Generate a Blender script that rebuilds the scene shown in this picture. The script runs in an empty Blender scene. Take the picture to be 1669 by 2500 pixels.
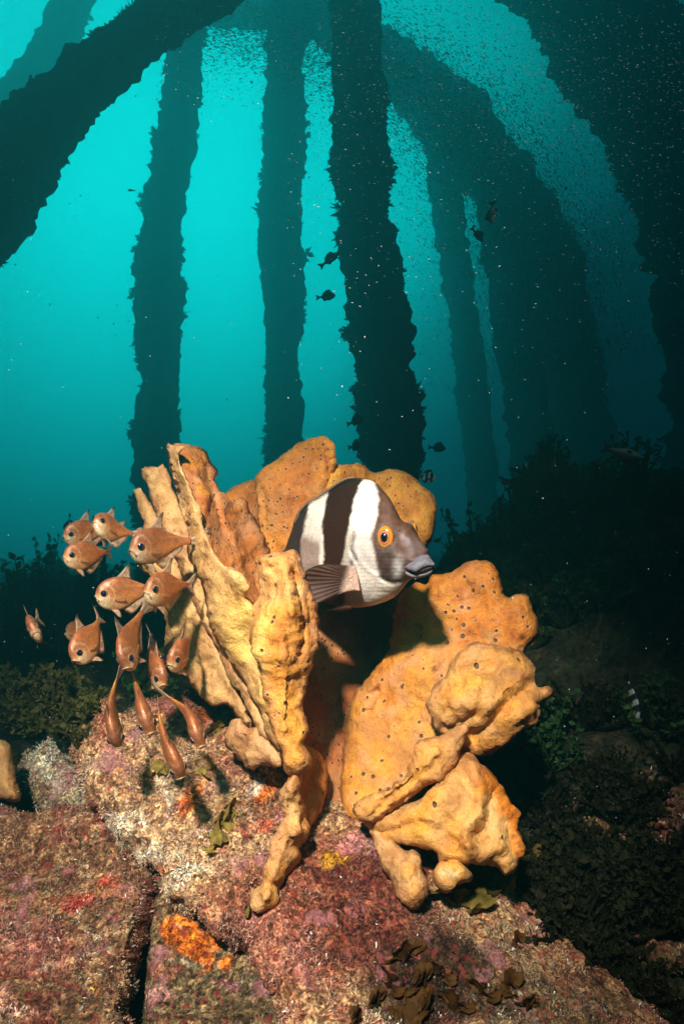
import bpy, bmesh, math, random
import numpy as np
from mathutils import Vector, Matrix, Quaternion, geometry

random.seed(7)
rng = np.random.default_rng(11)
SC = bpy.context.scene
COL = SC.collection

# ------------------------------------------------------------------ camera
F, CX, CY = 1785.0, 834.5, 1250.0          # focal length and centre in photo pixels
CAM = np.array([0.0, 0.0, 0.55])
cam = bpy.data.cameras.new('camera')
cam.sensor_fit = 'VERTICAL'
cam.sensor_height = 24.0
cam.lens = 24.0 * F / 2500.0
cam.clip_start = 0.02
cam.clip_end = 200.0
cam_o = bpy.data.objects.new('camera', cam)
cam_o.location = CAM
cam_o.rotation_euler = (math.radians(90), 0, 0)
COL.objects.link(cam_o)
SC.camera = cam_o

# ------------------------------------------------------------------ render settings
SC.view_settings.view_transform = 'Standard'
SC.view_settings.look = 'None'
SC.view_settings.exposure = 0.0
SC.view_settings.gamma = 1.0
SC.render.engine = 'CYCLES'
SC.cycles.use_denoising = True
SC.cycles.max_bounces = 5
SC.cycles.diffuse_bounces = 1
SC.cycles.glossy_bounces = 2
SC.cycles.transmission_bounces = 2
SC.cycles.transparent_max_bounces = 6
SC.cycles.volume_bounces = 0
SC.cycles.sample_clamp_indirect = 3.0
SC.cycles.caustics_reflective = False
SC.cycles.caustics_refractive = False

# ------------------------------------------------------------------ world: light coming down through open water
W = bpy.data.worlds.new('World')
SC.world = W
W.use_nodes = True
wt = W.node_tree
wt.nodes.clear()
def wn(t, **k):
    n = wt.nodes.new(t)
    for a, b in k.items():
        setattr(n, a, b)
    return n
def wmath(op, a, b=None):
    n = wn('ShaderNodeMath', operation=op)
    for i, v in enumerate((a, b)):
        if v is None: continue
        if isinstance(v, (int, float)): n.inputs[i].default_value = v
        else: wt.links.new(v, n.inputs[i])
    return n.outputs[0]
tc = wn('ShaderNodeTexCoord')
sx = wn('ShaderNodeSeparateXYZ')
wt.links.new(tc.outputs['Generated'], sx.inputs[0])
nx, nz = sx.outputs['X'], sx.outputs['Z']
dotn = wn('ShaderNodeVectorMath', operation='DOT_PRODUCT')
wt.links.new(tc.outputs['Generated'], dotn.inputs[0])
Ld = Vector((-0.24, 0.83, 0.50)).normalized()
dotn.inputs[1].default_value = Ld
glow = wmath('EXPONENT', wmath('MULTIPLY', wmath('SUBTRACT', dotn.outputs['Value'], 1.0), 9.5))
q = wmath('SUBTRACT', nx, wmath('MULTIPLY', wmath('MAXIMUM', wmath('SUBTRACT', nz, 0.1), 0.0), 0.62))
rampq = wn('ShaderNodeValToRGB')
rampq.color_ramp.interpolation = 'EASE'
e = rampq.color_ramp.elements
e[0].position = 0.30; e[0].color = (1, 1, 1, 1)
e[1].position = 0.80; e[1].color = (0.004, 0.004, 0.004, 1)
a_ = e.new(0.50); a_.color = (0.34, 0.34, 0.34, 1)
b_ = e.new(0.62); b_.color = (0.05, 0.05, 0.05, 1)
wt.links.new(wmath('ADD', wmath('MULTIPLY', q, 1.0), 0.41), rampq.inputs[0])
fall = wmath('MINIMUM', wmath('MAXIMUM', wmath('ADD', wmath('MULTIPLY', nz, 1.45), 0.45), 0.15), 1.0)
inten = wmath('MULTIPLY', wmath('MULTIPLY', glow, fall), rampq.outputs[0])
cr = wn('ShaderNodeValToRGB')
ce = cr.color_ramp.elements
ce[0].position = 0.0; ce[0].color = (0.0, 0.0010, 0.006, 1)
ce[1].position = 1.0; ce[1].color = (0.0, 0.95, 0.90, 1)
for p_, c_ in ((0.03, (0.0, 0.011, 0.026, 1)), (0.12, (0.0, 0.112, 0.120, 1)), (0.35, (0.0, 0.355, 0.35, 1))):
    k_ = ce.new(p_); k_.color = c_
wt.links.new(inten, cr.inputs[0])
bg = wn('ShaderNodeBackground')
bg.inputs['Strength'].default_value = 4.2
wt.links.new(cr.outputs[0], bg.inputs['Color'])
wo = wn('ShaderNodeOutputWorld')
wt.links.new(bg.outputs[0], wo.inputs['Surface'])

# ------------------------------------------------------------------ the photographer's strobe, plus an added fill
def strobe(name, loc, target, power, angle, blend, color, radius=0.035):
    l = bpy.data.lights.new(name, 'SPOT')
    l.energy = power; l.spot_size = math.radians(angle); l.spot_blend = blend
    l.color = color; l.shadow_soft_size = radius
    o = bpy.data.objects.new(name, l)
    o.location = loc
    o.rotation_euler = (Vector(target) - Vector(loc)).to_track_quat('-Z', 'Y').to_euler()
    COL.objects.link(o)
    return o
strobe('strobe_or_fill_light', (-0.28, -0.62, 1.52), (-0.09, 0.86, 0.30), 690, 34.5, 1.0, (1.0, 0.95, 0.87), 0.055)
strobe('strobe_or_fill_light', (0.16, 0.0, 0.98), (0.30, 1.20, 1.02), 9, 66, 0.9, (0.92, 1.0, 0.95))  # added fill strobe aimed up-right to brighten the specks and near pylons

# ------------------------------------------------------------------ helpers
def P(px, py, d):
    """photo pixel + distance along the view axis -> world point(s)"""
    px = np.asarray(px, float); py = np.asarray(py, float); d = np.asarray(d, float)
    return np.stack([CAM[0] + d * (px - CX) / F, CAM[1] + d, CAM[2] - d * (py - CY) / F], -1)

def _h(ix, iy, iz, s):
    h = (ix * 374761393 + iy * 668265263 + iz * 1274126177 + s * 974634277) & 0xFFFFFFFF
    h = ((h ^ (h >> 13)) * 1103515245) & 0xFFFFFFFF
    h = ((h ^ (h >> 16)) * 2654435761) & 0xFFFFFFFF
    h = h ^ (h >> 15)
    return (h & 0xFFFFFF).astype(float) / 0x7FFFFF - 1.0

def vnoise(p, s=0):
    p = np.asarray(p, float)
    i = np.floor(p).astype(np.int64); f = p - i
    u = f * f * f * (f * (f * 6 - 15) + 10)
    r = 0
    for dx in (0, 1):
        wx = u[:, 0] if dx else 1 - u[:, 0]
        for dy in (0, 1):
            wy = u[:, 1] if dy else 1 - u[:, 1]
            for dz in (0, 1):
                wz = u[:, 2] if dz else 1 - u[:, 2]
                r = r + wx * wy * wz * _h(i[:, 0] + dx, i[:, 1] + dy, i[:, 2] + dz, s)
    return r

def fbm(p, scale, octv=4, s=0, gain=0.5):
    p = np.asarray(p, float) * scale
    a, r, t = 1.0, 0, 0
    for o in range(octv):
        r = r + a * vnoise(p + 17.3 * o, s + o); t += a
        p = p * 2.03; a *= gain
    return r / t * 1.6

def sstep(a, b, x):
    t = np.clip((x - a) / (b - a), 0, 1)
    return t * t * (3 - 2 * t)

def tps(ctrl):
    """thin plate spline through (px, py, value)"""
    c = np.array(ctrl, float)
    xy = c[:, :2] / 1000.0
    n = len(c)
    if n < 3:
        m = c[:, 2].mean()
        return lambda x, y: np.full(np.shape(x), m)
    def U(r2): return np.where(r2 > 1e-12, r2 * np.log(np.maximum(r2, 1e-12)), 0)
    K = U(((xy[:, None] - xy[None]) ** 2).sum(-1)) + np.eye(n) * 0.002
    Pm = np.c_[np.ones(n), xy]
    A = np.block([[K, Pm], [Pm.T, np.eye(3) * 1e-9]])
    w = np.linalg.solve(A, np.r_[c[:, 2], 0, 0, 0])
    def f(x, y):
        x = np.asarray(x, float) / 1000; y = np.asarray(y, float) / 1000
        r = w[n] + w[n + 1] * x + w[n + 2] * y
        for i in range(n):
            r = r + w[i] * U((x - xy[i, 0]) ** 2 + (y - xy[i, 1]) ** 2)
        return r
    return f

def tag(o, label=None, cat=None, group=None, kind=None):
    if label: o['label'] = label
    if cat: o['category'] = cat
    if group: o['group'] = group
    if kind: o['kind'] = kind
    return o

def link(o, parent=None):
    COL.objects.link(o)
    if parent is not None: o.parent = parent
    return o

def empty(name, loc=(0, 0, 0)):
    o = bpy.data.objects.new(name, None)
    o.empty_display_size = 0.02
    o.location = loc
    return link(o)

def mesh_obj(name, verts, faces, mat, parent=None, cols=None, smooth=True, fix=False, local=True):
    me = bpy.data.meshes.new(name)
    me.from_pydata([tuple(v) for v in verts], [], [tuple(f) for f in faces])
    if cols is not None:
        at = me.color_attributes.new('Col', 'FLOAT_COLOR', 'POINT')
        c = np.ones((len(verts), 4), np.float32)
        cc = np.asarray(cols, np.float32)
        c[:, :cc.shape[1]] = cc
        at.data.foreach_set('color', c.ravel())
    if fix:
        bm = bmesh.new(); bm.from_mesh(me)
        bmesh.ops.recalc_face_normals(bm, faces=bm.faces)
        bm.to_mesh(me); bm.free()
    if smooth:
        me.polygons.foreach_set('use_smooth', [True] * len(me.polygons))
    me.materials.append(mat)
    o = bpy.data.objects.new(name, me)
    link(o, parent)
    if parent is not None and local:
        o.matrix_parent_inverse = Matrix.Translation(-parent.location)
    return o

def catmull(pts, step, closed=True):
    pts = np.array(pts, float)
    n = len(pts)
    out = []
    rngi = range(n) if closed else range(n - 1)
    for i in rngi:
        if closed:
            p0, p1, p2, p3 = pts[i - 1], pts[i], pts[(i + 1) % n], pts[(i + 2) % n]
        else:
            p0, p1, p2, p3 = pts[max(i - 1, 0)], pts[i], pts[i + 1], pts[min(i + 2, n - 1)]
        L = np.linalg.norm((p2 - p1)[:2])
        m = max(1, int(round(L / step)))
        for k in range(m):
            t = k / m
            out.append(0.5 * ((2 * p1) + (-p0 + p2) * t + (2 * p0 - 5 * p1 + 4 * p2 - p3) * t * t + (-p0 + 3 * p1 - 3 * p2 + p3) * t ** 3))
    if not closed: out.append(pts[-1])
    return np.array(out)

def inside(poly, x, y):
    c = np.zeros(len(x), bool)
    n = len(poly)
    for i in range(n):
        x1, y1 = poly[i]; x2, y2 = poly[i - 1]
        m = ((y1 > y) != (y2 > y))
        with np.errstate(divide='ignore', invalid='ignore'):
            xi = (x2 - x1) * (y - y1) / (y2 - y1 + 1e-30) + x1
        c ^= m & (x < xi)
    return c

def dist_poly(pts, x, y, closed=True):
    d = np.full(len(x), 1e9)
    n = len(pts)
    for i in range(0 if closed else 1, n):
        a = pts[i - 1]; b = pts[i]
        ab = b - a
        L = (ab ** 2).sum() + 1e-9
        t = np.clip(((x - a[0]) * ab[0] + (y - a[1]) * ab[1]) / L, 0, 1)
        d = np.minimum(d, (x - a[0] - t * ab[0]) ** 2 + (y - a[1] - t * ab[1]) ** 2)
    return np.sqrt(d)

def vnormals(v, f):
    n = np.zeros_like(v)
    f = np.asarray(f)
    fn = np.cross(v[f[:, 1]] - v[f[:, 0]], v[f[:, 2]] - v[f[:, 0]])
    for k in range(3): np.add.at(n, f[:, k], fn)
    return n / (np.linalg.norm(n, axis=1, keepdims=True) + 1e-12)

def pillow(name, outline, ctrl, T, mat, parent=None, w=None, step=8, amp=0.004, nscale=16, paint=None,
           bumps=(), creases=(), jag=2.0, seed=0, relief=None, back=1.0, octv=4, power=0.5):
    """a closed solid whose rim follows an outline: its two faces bulge T to both sides of a bent middle surface"""
    o2 = catmull(outline, step)
    if jag:
        nn = np.c_[o2 / 60.0, np.full(len(o2), seed * 3.1)]
        o2 = o2 + np.c_[fbm(nn, 1, 3, seed), fbm(nn + 9, 1, 3, seed + 5)] * jag
    x0, y0 = o2.min(0); x1, y1 = o2.max(0)
    gx, gy = np.meshgrid(np.arange(x0, x1, step), np.arange(y0, y1, step * 0.87))
    gx[1::2] += step / 2
    gx = gx.ravel() + rng.uniform(-.2, .2, gx.size) * step
    gy = gy.ravel() + rng.uniform(-.2, .2, gy.size) * step
    m = inside(o2, gx, gy); gx, gy = gx[m], gy[m]
    m = dist_poly(o2, gx, gy) > step * 0.55; gx, gy = gx[m], gy[m]
    nb = len(o2)
    pts = [Vector(p) for p in o2] + [Vector((a, b)) for a, b in zip(gx, gy)]
    r = geometry.delaunay_2d_cdt(pts, [(i, (i + 1) % nb) for i in range(nb)], [], 1, 1e-4)
    xy = np.array([(v.x, v.y) for v in r[0]])
    tri = np.array([f for f in r[2] if len(f) == 3])
    X, Y = xy[:, 0], xy[:, 1]
    e = dist_poly(o2, X, Y)
    onb = e < 0.05
    df = tps(ctrl)
    dm = df(X, Y)
    if w is None: w = T / max(0.1, dm.mean()) * F * 1.15
    s = np.clip(e / w, 0, 1)
    t = T * (1 - (1 - s) ** 2) ** power
    rel = np.zeros(len(X))
    for bx, by, br, bh in bumps:
        rel += bh * np.exp(-((X - bx) ** 2 + (Y - by) ** 2) / (br * br))
    for line, cw, ch in creases:
        dl = dist_poly(np.array(line, float), X, Y, False)
        rel += ch * np.exp(-(dl / cw) ** 2)
    if relief is not None: rel = rel + relief(X, Y)
    rel = rel * np.clip(e / 14.0, 0, 1)
    fr = P(X, Y, dm - t - rel)
    bk = P(X, Y, dm + t * back)
    n = len(X)
    bi = np.where(onb, np.arange(n), 0)
    idx = np.full(n, -1); nint = np.flatnonzero(~onb)
    idx[onb] = np.flatnonzero(onb); idx[nint] = n + np.arange(len(nint))
    V = np.r_[fr, bk[nint]]
    V[np.flatnonzero(onb)] = P(X[onb], Y[onb], dm[onb])
    # y in photo pixels runs down: flip so that front faces look to the camera
    a = V[tri[:, 0]]; nrm = np.cross(V[tri[:, 1]] - a, V[tri[:, 2]] - a)
    flip = ((nrm * (a - CAM)).sum(1) > 0)
    tri[flip] = tri[flip][:, ::-1]
    FA = np.r_[tri, idx[tri][:, ::-1]]
    e2 = np.r_[e, e[nint]]; X2 = np.r_[X, X[nint]]; Y2 = np.r_[Y, Y[nint]]
    if amp:
        N = vnormals(V, FA)
        q = V + seed * 7.7
        disp = amp * fbm(q, nscale, octv, seed) + amp * (0.55 if octv > 4 else 0.35) * fbm(q, nscale * 4, 3, seed + 3)
        if 'sponge' in mat.name:
            w_ = q + .012 * np.c_[fbm(q, 30, 2, seed + 21), fbm(q, 30, 2, seed + 22), fbm(q, 30, 2, seed + 23)]
            disp = disp + .0018 * (.35 - np.abs(fbm(w_ * (1, 1, .55), 26, 3, seed + 11))) * np.clip(e2 / 12, .3, 1)
            disp = disp + .0012 * fbm(q, 150, 2, seed + 13)
        V = V + N * disp[:, None]
    cols = None
    if paint is not None:
        cols = paint(X2, Y2, V, e2)
    o = mesh_obj(name, V, FA, mat, parent, cols)
    return o

# ------------------------------------------------------------------ materials
def new_mat(name):
    m = bpy.data.materials.new(name); m.use_nodes = True
    nt = m.node_tree
    b = nt.nodes['Principled BSDF']
    return m, nt, b
def nd(nt, t, **k):
    n = nt.nodes.new(t)
    for a, b in k.items(): setattr(n, a, b)
    return n
def mixc(nt, typ, fac, a, b):
    n = nd(nt, 'ShaderNodeMix', data_type='RGBA', blend_type=typ)
    for s, v in ((n.inputs[0], fac), (n.inputs[6], a), (n.inputs[7], b)):
        if hasattr(v, 'is_output'): nt.links.new(v, s)
        elif isinstance(v, (int, float)): s.default_value = v
        else: s.default_value = (*v, 1) if len(v) == 3 else v
    return n.outputs[2]
def ramp(nt, fac, stops):
    n = nd(nt, 'ShaderNodeValToRGB')
    el = n.color_ramp.elements
    el[0].position, el[0].color = stops[0][0], (*stops[0][1], 1)
    el[1].position, el[1].color = stops[-1][0], (*stops[-1][1], 1)
    for p, c in stops[1:-1]:
        k = el.new(p); k.color = (*c, 1)
    nt.links.new(fac, n.inputs[0])
    return n.outputs[0]
def noise_n(nt, scale, detail=4, rough=0.6, vec=None):
    n = nd(nt, 'ShaderNodeTexNoise')
    n.inputs['Scale'].default_value = scale
    n.inputs['Detail'].default_value = detail
    n.inputs['Roughness'].default_value = rough
    if vec is not None: nt.links.new(vec, n.inputs['Vector'])
    return n.outputs['Fac']
def voro(nt, scale, vec, out='Distance', rnd=1.0):
    n = nd(nt, 'ShaderNodeTexVoronoi')
    n.inputs['Scale'].default_value = scale
    n.inputs['Randomness'].default_value = rnd
    nt.links.new(vec, n.inputs['Vector'])
    return n.outputs[out]
def g3(v): return (v, v, v)

def sponge_mat(name, pscale, prad, pdark=(0.10, 0.025, 0.006)):
    m, nt, b = new_mat(name)
    tcn = nd(nt, 'ShaderNodeTexCoord'); vec = tcn.outputs['Object']
    at = nd(nt, 'ShaderNodeAttribute', attribute_name='Col')
    c = at.outputs['Color']
    blot = noise_n(nt, 34, 5, 0.65, vec)
    c = mixc(nt, 'MULTIPLY', 1.0, c, ramp(nt, blot, [(0.30, (0.60, 0.42, 0.34)), (0.48, (1, 0.95, 0.9)), (0.72, (1.18, 1.18, 1.12))]))
    fine = noise_n(nt, 420, 3, 0.7, vec)
    c = mixc(nt, 'MULTIPLY', 1.0, c, ramp(nt, fine, [(0.3, (0.72, 0.66, 0.60)), (0.7, (1.15, 1.15, 1.15))]))
    stain = noise_n(nt, 15, 6, 0.7, nd_off(nt, vec, 2.7))
    c = mixc(nt, 'MIX', ramp(nt, stain, [(0.50, g3(0)), (0.62, g3(0.55))]), c, (0.40, 0.15, 0.05))
    tiny = voro(nt, pscale * 3.1, nd_off(nt, vec, 1.9))
    tp = ramp(nt, tiny, [(0.12, g3(0.55)), (0.22, g3(0))])
    c = mixc(nt, 'MIX', tp, c, (0.30, 0.10, 0.03))
    # warp so that pores are not perfect discs
    wob = nd(nt, 'ShaderNodeMath', operation='MULTIPLY_ADD'); nt.links.new(noise_n(nt, 21, 3, 0.6, nd_off(nt, vec, 5.0)), wob.inputs[0]); wob.inputs[1].default_value = 0.9; wob.inputs[2].default_value = -0.45
    dq = nd(nt, 'ShaderNodeMath', operation='ADD'); nt.links.new(voro(nt, pscale, vec), dq.inputs[0]); nt.links.new(nd_scaled(nt, wob.outputs[0], prad * 2.2), dq.inputs[1])
    dv = dq.outputs[0]
    pore = ramp(nt, dv, [(prad * 0.55, g3(1)), (prad, g3(0))])
    ring = ramp(nt, dv, [(prad, g3(1)), (prad * 1.5, g3(0))])
    c = mixc(nt, 'MIX', nd_scaled(nt, ring, 0.30), c, (0.80, 0.50, 0.26))
    c = mixc(nt, 'MIX', nd_scaled(nt, pore, 0.88), c, pdark)
    nt.links.new(c, b.inputs['Base Color'])
    b.inputs['Roughness'].default_value = 0.62
    b.inputs['Specular IOR Level'].default_value = 0.25
    b.inputs['Subsurface Weight'].default_value = 0.12
    b.inputs['Subsurface Radius'].default_value = (0.006, 0.003, 0.0012)
    b.inputs['Subsurface Scale'].default_value = 0.6
    h = nd(nt, 'ShaderNodeMath', operation='MULTIPLY_ADD')
    nt.links.new(fine, h.inputs[0]); h.inputs[1].default_value = 0.22
    mid = noise_n(nt, 95, 4, 0.6, vec)
    h0 = nd(nt, 'ShaderNodeMath', operation='MULTIPLY'); nt.links.new(mid, h0.inputs[0]); h0.inputs[1].default_value = 0.9
    nt.links.new(h0.outputs[0], h.inputs[2])
    h2 = nd(nt, 'ShaderNodeMath', operation='SUBTRACT')
    nt.links.new(h.outputs[0], h2.inputs[0]); nt.links.new(pore, h2.inputs[1])
    bp = nd(nt, 'ShaderNodeBump'); bp.inputs['Strength'].default_value = 0.9; bp.inputs['Distance'].default_value = 0.005
    nt.links.new(h2.outputs[0], bp.inputs['Height'])
    nt.links.new(bp.outputs[0], b.inputs['Normal'])
    return m
def nd_scaled(nt, col, k):
    n = nd(nt, 'ShaderNodeMath', operation='MULTIPLY')
    nt.links.new(col, n.inputs[0]); n.inputs[1].default_value = k
    return n.outputs[0]

def col_mat(name, rough=0.6, spec=0.3, nscale=60, lo=(0.6,) * 3, hi=(1.3,) * 3, bump=0.4, bdist=0.003, nscale2=None, transl=0.0, detail=5, sss=0):
    """vertex colour times noise, bump"""
    m, nt, b = new_mat(name)
    tcn = nd(nt, 'ShaderNodeTexCoord'); vec = tcn.outputs['Object']
    at = nd(nt, 'ShaderNodeAttribute', attribute_name='Col')
    c = at.outputs['Color']
    f = noise_n(nt, nscale, detail, 0.7, vec)
    c = mixc(nt, 'MULTIPLY', 1.0, c, ramp(nt, f, [(0.32, lo), (0.68, hi)]))
    h = f
    if nscale2:
        f2 = noise_n(nt, nscale2, 3, 0.7, vec)
        c = mixc(nt, 'MULTIPLY', 1.0, c, ramp(nt, f2, [(0.3, lo), (0.7, hi)]))
        ad = nd(nt, 'ShaderNodeMath', operation='ADD'); nt.links.new(f, ad.inputs[0]); nt.links.new(nd_scaled(nt, f2, 0.5), ad.inputs[1]); h = ad.outputs[0]
    nt.links.new(c, b.inputs['Base Color'])
    b.inputs['Roughness'].default_value = rough
    b.inputs['Specular IOR Level'].default_value = spec
    if sss:
        b.inputs['Subsurface Weight'].default_value = sss
        b.inputs['Subsurface Radius'].default_value = (0.004, 0.002, 0.001)
    if bump:
        bp = nd(nt, 'ShaderNodeBump'); bp.inputs['Strength'].default_value = bump; bp.inputs['Distance'].default_value = bdist
        nt.links.new(h, bp.inputs['Height']); nt.links.new(bp.outputs[0], b.inputs['Normal'])
    if transl:
        tr = nd(nt, 'ShaderNodeBsdfTranslucent'); nt.links.new(c, tr.inputs['Color'])
        mx = nd(nt, 'ShaderNodeMixShader'); mx.inputs[0].default_value = transl
        out = nt.nodes['Material Output']
        nt.links.new(b.outputs[0], mx.inputs[1]); nt.links.new(tr.outputs[0], mx.inputs[2]); nt.links.new(mx.outputs[0], out.inputs['Surface'])
    return m

def rock_mat(name):
    m, nt, b = new_mat(name)
    tcn = nd(nt, 'ShaderNodeTexCoord'); vec = tcn.outputs['Object']
    at = nd(nt, 'ShaderNodeAttribute', attribute_name='Col')
    c = at.outputs['Color']
    f1 = noise_n(nt, 55, 6, 0.75, vec)
    c = mixc(nt, 'MULTIPLY', 1.0, c, ramp(nt, f1, [(0.34, (0.22, 0.13, 0.10)), (0.45, (0.75, 0.62, 0.54)), (0.55, (1.2, 1.12, 1.0)), (0.66, (1.8, 1.7, 1.5))]))
    f2 = noise_n(nt, 330, 4, 0.75, vec)
    c = mixc(nt, 'MULTIPLY', 1.0, c, ramp(nt, f2, [(0.36, (0.22, 0.16, 0.14)), (0.5, (0.95, 0.9, 0.85)), (0.64, (2.1, 1.95, 1.65))]))
    vc = nd(nt, 'ShaderNodeSeparateColor'); nt.links.new(voro(nt, 210, vec, 'Color'), vc.inputs[0])
    c = mixc(nt, 'MULTIPLY', 1.0, c, ramp(nt, vc.outputs[0], [(0.0, (0.30, 0.22, 0.18)), (0.35, (0.8, 0.75, 0.7)), (0.7, (1.15, 1.1, 1.0)), (1.0, (1.9, 1.75, 1.45))]))
    c = mixc(nt, 'MIX', ramp(nt, vc.outputs[1], [(0.88, g3(0)), (0.90, g3(0.55))]), c, (0.32, 0.035, 0.03))
    pk = noise_n(nt, 24, 5, 0.6, nd_off(nt, vec, 3.3))
    c = mixc(nt, 'MIX', ramp(nt, pk, [(0.56, g3(0)), (0.66, g3(0.6))]), c, mixc(nt, 'MULTIPLY', 1, (0.62, 0.22, 0.24), ramp(nt, f2, [(0.3, g3(0.4)), (0.7, g3(1.4))])))
    wv = noise_n(nt, 40, 6, 0.7, nd_off(nt, vec, 8.1))
    c = mixc(nt, 'MIX', ramp(nt, wv, [(0.63, g3(0)), (0.68, g3(0.75))]), c, (0.78, 0.66, 0.48))
    nt.links.new(c, b.inputs['Base Color'])
    b.inputs['Roughness'].default_value = 0.75
    b.inputs['Specular IOR Level'].default_value = 0.2
    ad = nd(nt, 'ShaderNodeMath', operation='ADD'); nt.links.new(f1, ad.inputs[0]); nt.links.new(nd_scaled(nt, f2, 0.45), ad.inputs[1])
    bp = nd(nt, 'ShaderNodeBump'); bp.inputs['Strength'].default_value = 1.0; bp.inputs['Distance'].default_value = 0.009
    nt.links.new(ad.outputs[0], bp.inputs['Height']); nt.links.new(bp.outputs[0], b.inputs['Normal'])
    return m
def nd_off(nt, vec, o):
    n = nd(nt, 'ShaderNodeVectorMath', operation='ADD'); nt.links.new(vec, n.inputs[0]); n.inputs[1].default_value = (o, o * 1.3, -o)
    return n.outputs[0]

M_SPONGE = sponge_mat('orange sponge skin', 62, 0.17)
M_SPONGE_P = sponge_mat('porous sponge skin', 100, 0.20)
M_SPONGE_S = sponge_mat('smooth sponge skin', 26, 0.09)
M_ROCK = rock_mat('encrusted rock')
M_SEABED = col_mat('seabed', 0.9, 0.1, 22, (0.35,) * 3, (1.7,) * 3, 0.8, 0.02, 120)
M_TURF = col_mat('turf', 0.7, 0.25, 300, (0.7,) * 3, (1.3,) * 3, 0)
M_PYLON = col_mat('pylon growth', 0.9, 0.1, 14, (0.5,) * 3, (1.5,) * 3, 0.7, 0.02)
M_WEED = col_mat('seaweed', 0.75, 0.06, 40, (0.6,) * 3, (1.4,) * 3, 0, transl=0.5)
M_BLADE = col_mat('brown weed blade', 0.65, 0.12, 60, (0.7,) * 3, (1.3,) * 3, 0.3, 0.001, transl=0.4)
M_SKIN = col_mat('fish skin', 0.55, 0.16, 420, (0.80,) * 3, (1.16,) * 3, 0.25, 0.0008)
M_COPPER = col_mat('copper fish skin', 0.40, 0.5, 9, (0.78, 0.74, 0.70), (1.15, 1.15, 1.12), 0.15, 0.02, nscale2=75)
M_FIN = col_mat('fish fin', 0.55, 0.15, 200, (0.85,) * 3, (1.15,) * 3, 0, transl=0.35)
M_EYE = col_mat('fish eye', 0.08, 0.6, 50, (0.95,) * 3, (1.05,) * 3, 0)
M_PART = col_mat('drifting specks', 0.5, 0.4, 50, (1,) * 3, (1,) * 3, 0, transl=0.5)

def veil(m, k):
    nt = m.node_tree
    out = nt.nodes['Material Output']
    src = out.inputs['Surface'].links[0].from_socket
    tp = nd(nt, 'ShaderNodeBsdfTransparent'); mx = nd(nt, 'ShaderNodeMixShader'); mx.inputs[0].default_value = k
    nt.links.new(src, mx.inputs[1]); nt.links.new(tp.outputs[0], mx.inputs[2]); nt.links.new(mx.outputs[0], out.inputs['Surface'])
M_FINC = col_mat('copper fish fin', 0.45, 0.35, 200, (0.85,) * 3, (1.15,) * 3, 0, transl=0.35)
veil(M_FINC, .38)
def scale_sheen(m):
    nt = m.node_tree; b = nt.nodes['Principled BSDF']
    tcn = nd(nt, 'ShaderNodeTexCoord')
    src = b.inputs['Base Color'].links[0].from_socket
    sp = nd(nt, 'ShaderNodeSeparateColor'); nt.links.new(voro(nt, 60, tcn.outputs['Object'], 'Color'), sp.inputs[0])
    c = mixc(nt, 'MULTIPLY', 1.0, src, ramp(nt, sp.outputs[0], [(0, (.80, .78, .75)), (.7, (1.03, 1.03, 1.02)), (1, (1.28, 1.26, 1.2))]))
    nt.links.new(c, b.inputs['Base Color'])
    b.inputs['Metallic'].default_value = .30
    nt.links.new(ramp(nt, sp.outputs[1], [(0, g3(.28)), (1, g3(.55))]), b.inputs['Roughness'])
scale_sheen(M_COPPER)
# ------------------------------------------------------------------ seabed
def ground_z(x, y):
    b = np.interp(y, [0, .5, .9, 1.2, 1.6, 2.2, 3, 5, 8, 60], [-.12, -.10, -.03, .12, .19, .19, .12, .02, -.07, -.4])
    mound = .37 * sstep(.12, .60, x) * sstep(.95, 1.95, y) * (1 - sstep(2.6, 4.5, y))
    mound += .10 * sstep(.5, 1.0, x) * sstep(.6, 1.3, y)
    return b + mound
def ground_full(x, y):
    p = np.c_[np.ravel(x), np.ravel(y), np.zeros(np.size(x))]
    z = ground_z(np.ravel(x), np.ravel(y))
    k = np.clip(np.ravel(y) / 1.5, .4, 2.2)
    return z + k * (.035 * fbm(p, 3.0, 4, 5) + .018 * fbm(p, 14, 4, 9))
def build_seabed():
    us = np.linspace(-1500, 3200, 300)
    ds = .35 * (8 / .35) ** (np.linspace(0, 1, 330) ** 1.15)
    U, D = np.meshgrid(us, ds)
    x = (U - CX) / F * D; y = D
    x = x + np.sign(U - CX) * 0
    z = ground_full(x, y).reshape(x.shape)
    V = np.c_[x.ravel(), y.ravel(), z.ravel()]
    nu = len(us); nv = len(ds)
    i = (np.arange(nv - 1)[:, None] * nu + np.arange(nu - 1)[None]).ravel()
    FA = np.c_[i, i + 1, i + nu + 1, i + nu]
    nz_ = fbm(V, 9, 4, 3)[:, None]; n2 = fbm(V, 40, 3, 13)[:, None]
    c = np.array([.024, .025, .012]) * (1 + .5 * nz_) + np.array([.09, .035, .025]) * np.clip(n2, 0, 1) * .6 + np.array([.1, .09, .06]) * np.clip(n2 - .75, 0, 1)
    o = mesh_obj('seabed', V, FA, M_SEABED, None, np.clip(c, .004, 1))
    tag(o, 'dark weedy seabed rising to a reef slope on the right', 'seabed', kind='structure')
    return o
SEABED = build_seabed()

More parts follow.
